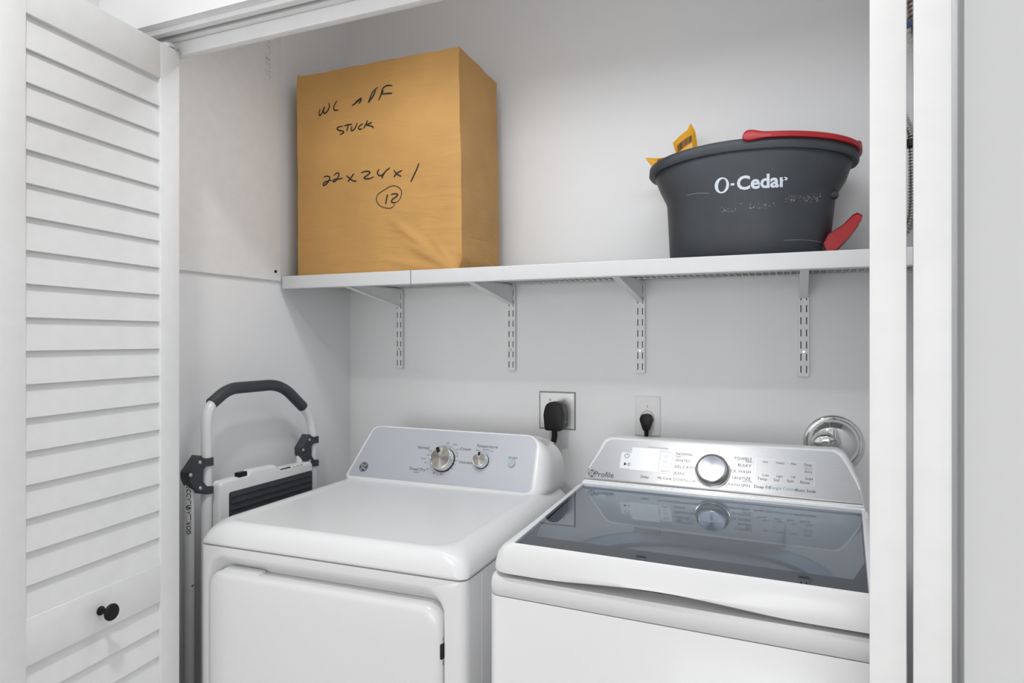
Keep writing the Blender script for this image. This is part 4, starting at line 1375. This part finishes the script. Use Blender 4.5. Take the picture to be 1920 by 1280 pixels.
ribbon(bm, [(-0.2408 + 0.0058 * math.cos(a), 0.0812 + 0.0058 * math.sin(a)) for a in [R(118 + 304 * k / 14) for k in range(15)]], 0.0013, lambda p: wpan(p, 0.0014), 2, False)
ribbon(bm, [(-0.2408, 0.0820), (-0.2408, 0.0885)], 0.0013, lambda p: wpan(p, 0.0014), 1, False)
bm.faces.new([bm.verts.new(wpan(p, 0.0014)) for p in ((-0.2455, 0.0535), (-0.2380, 0.0585), (-0.2455, 0.0635))])
for du in (-0.2345, -0.2310):
    ribbon(bm, [(du, 0.0540), (du, 0.0630)], 0.0013, lambda p: wpan(p, 0.0014), 1, False)
link('symbols', bm, PRINT, fas, local=True, smooth=0)
bm = B()
for v, ua, ub in ((0.0962, -0.0840, -0.0640), (0.0790, -0.0880, -0.0690)):
    ribbon(bm, [(ua, v), (ub, v)], 0.0004, lambda p: wpan(p, 0.0013), 1, False)
link('dial_lines', bm, PRINTL, fas, local=True, smooth=0)
WN = Vector((0, -1 / WL, WS / WL))
base = wpan((-0.0262, 0.0585), 0.0012)
bm = B(); lathe(bm, [(0.0420, 0.0), (0.0420, 0.0012), (0.0405, 0.0018), (0.0390, 0.0018)], base, WN, 48, True, True); link('knob_collar', bm, BRIGHT, wcon, local=True)
bm = B(); lathe(bm, [(0.0392, 0.001), (0.0385, 0.012), (0.0372, 0.0170), (0.0350, 0.0190)], base, WN, 56, True, False); kb = link('knob', bm, STEEL, wcon, local=True, smooth=50, label='large round steel selector knob')
bm = B(); lathe(bm, [(0.0352, 0.0188), (0.0340, 0.0215), (0.0318, 0.0222), (0.0308, 0.0212)], base, WN, 56, False, False); link('knob_ring', bm, BRIGHT, kb, local=True, smooth=50)


spun_face(kb, base + WN * 0.0212, WN, 0.0312, SPUN)
for fx in (-0.29, 0.28):
    for fy in (0.06, 0.63):
        bm = B(); lathe(bm, [(0.02, 0), (0.02, 0.006), (0.008, 0.01), (0.008, 0.022)], (fx, fy, ZF), (0, 0, 1), 14); link('foot', bm, BLACK, was, local=True)

# ------------------------------------------------------------------ outlets, plugs and cords
t = thing('range_outlet', (-0.694, YB, -0.2205), 'square stainless steel outlet plate on the back wall', 'outlet')
bm = B(); box(bm, -0.7535, -0.6345, YB - 0.0030, YB, -0.2795, -0.1625, 0.0008, 1); link('plate_edge', bm, DARKEDGE, t)
bm = B(); box(bm, -0.7500, -0.6385, YB - 0.0042, YB - 0.0022, -0.2765, -0.1660, 0.0010, 1); link('plate', bm, STAIN, t)
for sx in (-0.7175, -0.6705):
    bm = B(); lathe(bm, [(0.0042, 0), (0.0042, 0.001), (0.003, 0.0022), (0.0012, 0.0022), (0.0010, 0.0012)], (sx, YB - 0.0042, -0.1880), (0, -1, 0), 14); link('screw', bm, SCREW, t)
t = thing('dryer_plug', (-0.690, YB - 0.04, -0.232), 'large black right-angle plug and cord in the square outlet', 'plug')
dsh = rpoly([(-0.0270, -0.0480), (0.0270, -0.0480), (0.0315, 0.0), (0.0240, 0.0330), (0.0, 0.0420), (-0.0240, 0.0330), (-0.0315, 0.0)], [0.008, 0.008, 0.04, 0.03, 0.03, 0.03, 0.04], 4)
D3 = lambda y, k, dx=0.0: [(-0.6850 + dx + p.x * k, y, -0.2280 + p.y * k) for p in dsh]
bm = B(); loft(bm, [D3(YB - 0.0046, 0.86), D3(YB - 0.018, 0.86), D3(YB - 0.020, 0.80)]); link('socket_face', bm, BLACK, t)
bm = B(); loft(bm, [D3(YB - 0.020, 0.92), D3(YB - 0.036, 0.95), D3(YB - 0.037, 0.85), D3(YB - 0.040, 0.85), D3(YB - 0.041, 0.98), D3(YB - 0.066, 1.0), D3(YB - 0.070, 0.95), D3(YB - 0.071, 0.84)]); link('plug_body', bm, BLACK, t, smooth=40)
for (sx, sz) in ((-0.6600, -0.2520),):
    bm = B(); lathe(bm, [(0.0040, 0), (0.0036, 0.002)], (sx, YB - 0.030, sz), (1, -0.3, 0), 12); link('screw', bm, SCREW, t)
cp = smooth_path([(-0.6850, YB - 0.054, -0.272), (-0.6855, YB - 0.054, -0.300), (-0.6950, YB - 0.056, -0.340), (-0.7080, YB - 0.060, -0.390), (-0.7200, YB - 0.065, -0.48), (-0.7250, YB - 0.07, -0.62)], 6)
bm = B(); tube(bm, cp, 0.0090, 12); cd = link('cord', bm, BLACK, t, smooth=60)
bm = B(); tube(bm, [(-0.6880, YB - 0.0545, -0.310), (-0.6925, YB - 0.0555, -0.330)], 0.0096, 12); link('cord_tag', bm, mat('cream_tag', (0.62, 0.55, 0.46), 0.6, var=0.5, scale=160), cd, smooth=60)

t = thing('wall_outlet', (-0.412, YB, -0.2250), 'white single-socket outlet plate on the back wall above the washer', 'outlet')
bm = B()
prism(bm, rr(-0.4495, -0.3750, -0.2840, -0.1665, 0.003, 3), lambda p: (p[0], YB, p[1]), lambda p: (p[0], YB - 0.004, p[1]))
q = rr(-0.4465, -0.3780, -0.2810, -0.1695, 0.003, 3)
loft(bm, [[(p.x, YB - 0.0040, p.y) for p in rr(-0.4495, -0.3750, -0.2840, -0.1665, 0.003, 3)], [(p.x, YB - 0.0060, p.y) for p in q]], False, True)
link('plate', bm, WHITEPL, t, smooth=25)
bm = B(); lathe(bm, [(0.0188, 0.0), (0.0188, 0.0016), (0.0180, 0.0022)], (-0.4125, YB - 0.0060, -0.2300), (0, -1, 0), 32); link('socket_face', bm, WHITEPL, t)
bm = B(); lathe(bm, [(0.0205, 0.0), (0.0205, 0.0004)], (-0.4125, YB - 0.0060, -0.2300), (0, -1, 0), 32); link('socket_gap', bm, PRINTL, t)
bm = B(); box(bm, -0.4135, -0.4115, YB - 0.0064, YB - 0.0058, -0.2010, -0.1930); link('screw_slot', bm, PRINTL, t)
t = thing('washer_plug', (-0.4125, YB - 0.03, -0.238), 'small black plug and cord in the white outlet above the washer', 'plug')
ps = rpoly([(-0.0090, -0.0330), (0.0090, -0.0330), (0.0195, -0.0020), (0.0150, 0.0130), (0.0, 0.0165), (-0.0150, 0.0130), (-0.0195, -0.0020)], [0.004, 0.004, 0.012, 0.01, 0.01, 0.01, 0.012], 4)
P3 = lambda y, k: [(-0.4125 + p.x * k, y, -0.2330 + p.y * k) for p in ps]
bm = B(); loft(bm, [P3(YB - 0.0085, 0.95), P3(YB - 0.026, 1.0), P3(YB - 0.030, 0.93), P3(YB - 0.031, 0.80)]); link('plug_body', bm, BLACK, t, smooth=45)
prr = []
bm = B()
for k in range(5):
    z = -0.2640 - 0.0042 * k
    lathe(bm, [(0.0052, 0), (0.0074 - 0.0004 * k, 0.0006), (0.0074 - 0.0004 * k, 0.0026), (0.0052, 0.0032)], (-0.4130, YB - 0.019, z), (0, 0, -1), 14)
link('strain_relief', bm, BLACK, t)
bm = B(); tube(bm, smooth_path([(-0.4130, YB - 0.019, -0.262), (-0.4140, YB - 0.019, -0.30), (-0.4160, YB - 0.022, -0.36), (-0.420, YB - 0.03, -0.60)], 5), 0.0046, 10); link('cord', bm, BLACK, t, smooth=60)

# ------------------------------------------------------------------ chrome mixing valve on the back wall
vc = Vector((0.0810, YB, -0.2745))
t = thing('mixing_valve', vc, 'round chrome mixing valve on the back wall behind the washer', 'valve')
bm = B(); lathe(bm, [(0.0745, 0.0), (0.0745, 0.004), (0.0700, 0.010), (0.0655, 0.0105), (0.0640, 0.008)], vc, (0, -1, 0), 64, True, False); link('escutcheon', bm, CHROME, t, smooth=50)
bm = B(); lathe(bm, [(0.0645, 0.008), (0.0600, 0.0190), (0.0500, 0.0290), (0.0360, 0.0365), (0.0180, 0.0405), (0.0003, 0.0415)], vc, (0, -1, 0), 64, False, True); link('dome', bm, CHROME, t, smooth=70)
bm = B()
sc_ = [Vector((-0.0060, 0.0)), ]
lp = rpoly([(-0.0560, 0.0020), (-0.0300, -0.0180), (0.0120, -0.0160), (0.0180, 0.0), (0.0110, 0.0180), (-0.0100, 0.0320), (-0.0400, 0.0240)], [0.01, 0.03, 0.012, 0.014, 0.012, 0.02, 0.02], 5)
V3 = lambda off, k: [(vc.x - 0.004 + p.x * k, vc.y - off, vc.z + 0.001 + p.y * k) for p in lp]
loft(bm, [V3(0.028, 1.0), V3(0.042, 0.97), V3(0.050, 0.80), V3(0.0535, 0.45)], True, True)
lev = link('lever', bm, CHROME, t, smooth=70)
bm = B(); lathe(bm, [(0.0145, 0.040), (0.0145, 0.0560), (0.0125, 0.0580), (0.0095, 0.0580), (0.0090, 0.0545)], vc, (0, -1, 0), 32, True, True); link('lever_hub', bm, CHROME, lev, smooth=40)
bm = B(); lathe(bm, [(0.0065, 0.0545), (0.0065, 0.0570), (0.0050, 0.0585), (0.0018, 0.0585), (0.0012, 0.0570)], vc, (0, -1, 0), 20); link('screw', bm, SCREW, lev)

# ------------------------------------------------------------------ metal hoses seen through the slit between the folded leaves


def corrugated(pts, r0, r1, pitch):
    P = smooth_path(pts, 24)
    out = []; rad = []
    acc = 0.0; nxt = 0.0; hi = True
    for a, b in zip(P[:-1], P[1:]):
        L = (b - a).length
        while nxt <= acc + L:
            k = (nxt - acc) / max(L, 1e-9)
            out.append(a.lerp(b, k)); rad.append(r1 if hi else r0); hi = not hi
            nxt += pitch / 2
        acc += L
    return out, rad


t = thing('flexible_duct', (0.262, 1.88, 0.72), 'wide corrugated metal duct hanging above the shelf behind the folded doors', 'duct')
pp, rad = corrugated([(0.285, 1.88, 0.700), (0.270, 1.88, 0.745), (0.262, 1.88, 0.800), (0.262, 1.88, 0.850)], 0.030, 0.0365, 0.011)
bm = B(); tube(bm, pp, rad, 20); link('corrugated_sleeve', bm, FLEX, t, smooth=30)
bm = B(); lathe(bm, [(0.036, 0), (0.038, 0.01), (0.038, 0.07), (0.045, 0.075), (0.045, 0.09), (0.038, 0.095), (0.038, 0.215)], (0.262, 1.88, 0.845), (0, 0, 1), 28); link('duct_collar', bm, STAIN, t, smooth=40)
bm = B(); tube(bm, [(0.268, 1.88, 0.752), (0.266, 1.88, 0.764)], 0.0385, 20); link('tape_band', bm, BLUEP, t, smooth=60)
t = thing('corrugated_hose', (0.262, 1.90, 0.19), 'thin corrugated metal hose standing on the shelf behind the folded doors', 'hose')
pp, rad = corrugated([(0.2250, 1.90, 0.575), (0.2340, 1.90, 0.545), (0.2490, 1.90, 0.505), (0.2530, 1.90, 0.46), (0.2530, 1.90, 0.33), (0.2470, 1.90, 0.285), (0.2350, 1.90, 0.262), (0.2020, 1.90, 0.240), (0.1920, 1.90, 0.215), (0.2020, 1.90, 0.200)], 0.0080, 0.0110, 0.0075)
bm = B(); tube(bm, pp, rad, 14); hs = link('corrugated_tube', bm, FLEX, t, smooth=30)
bm = B(); tube(bm, [(0.2525, 1.90, 0.470), (0.2525, 1.90, 0.488)], 0.0160, 14); link('clamp', bm, BLACK, t)
bm = B(); tube(bm, [(0.226, 1.90, 0.584), (0.2260, 1.90, 0.572)], 0.0135, 14); link('end_nut', bm, BLUEP, t)
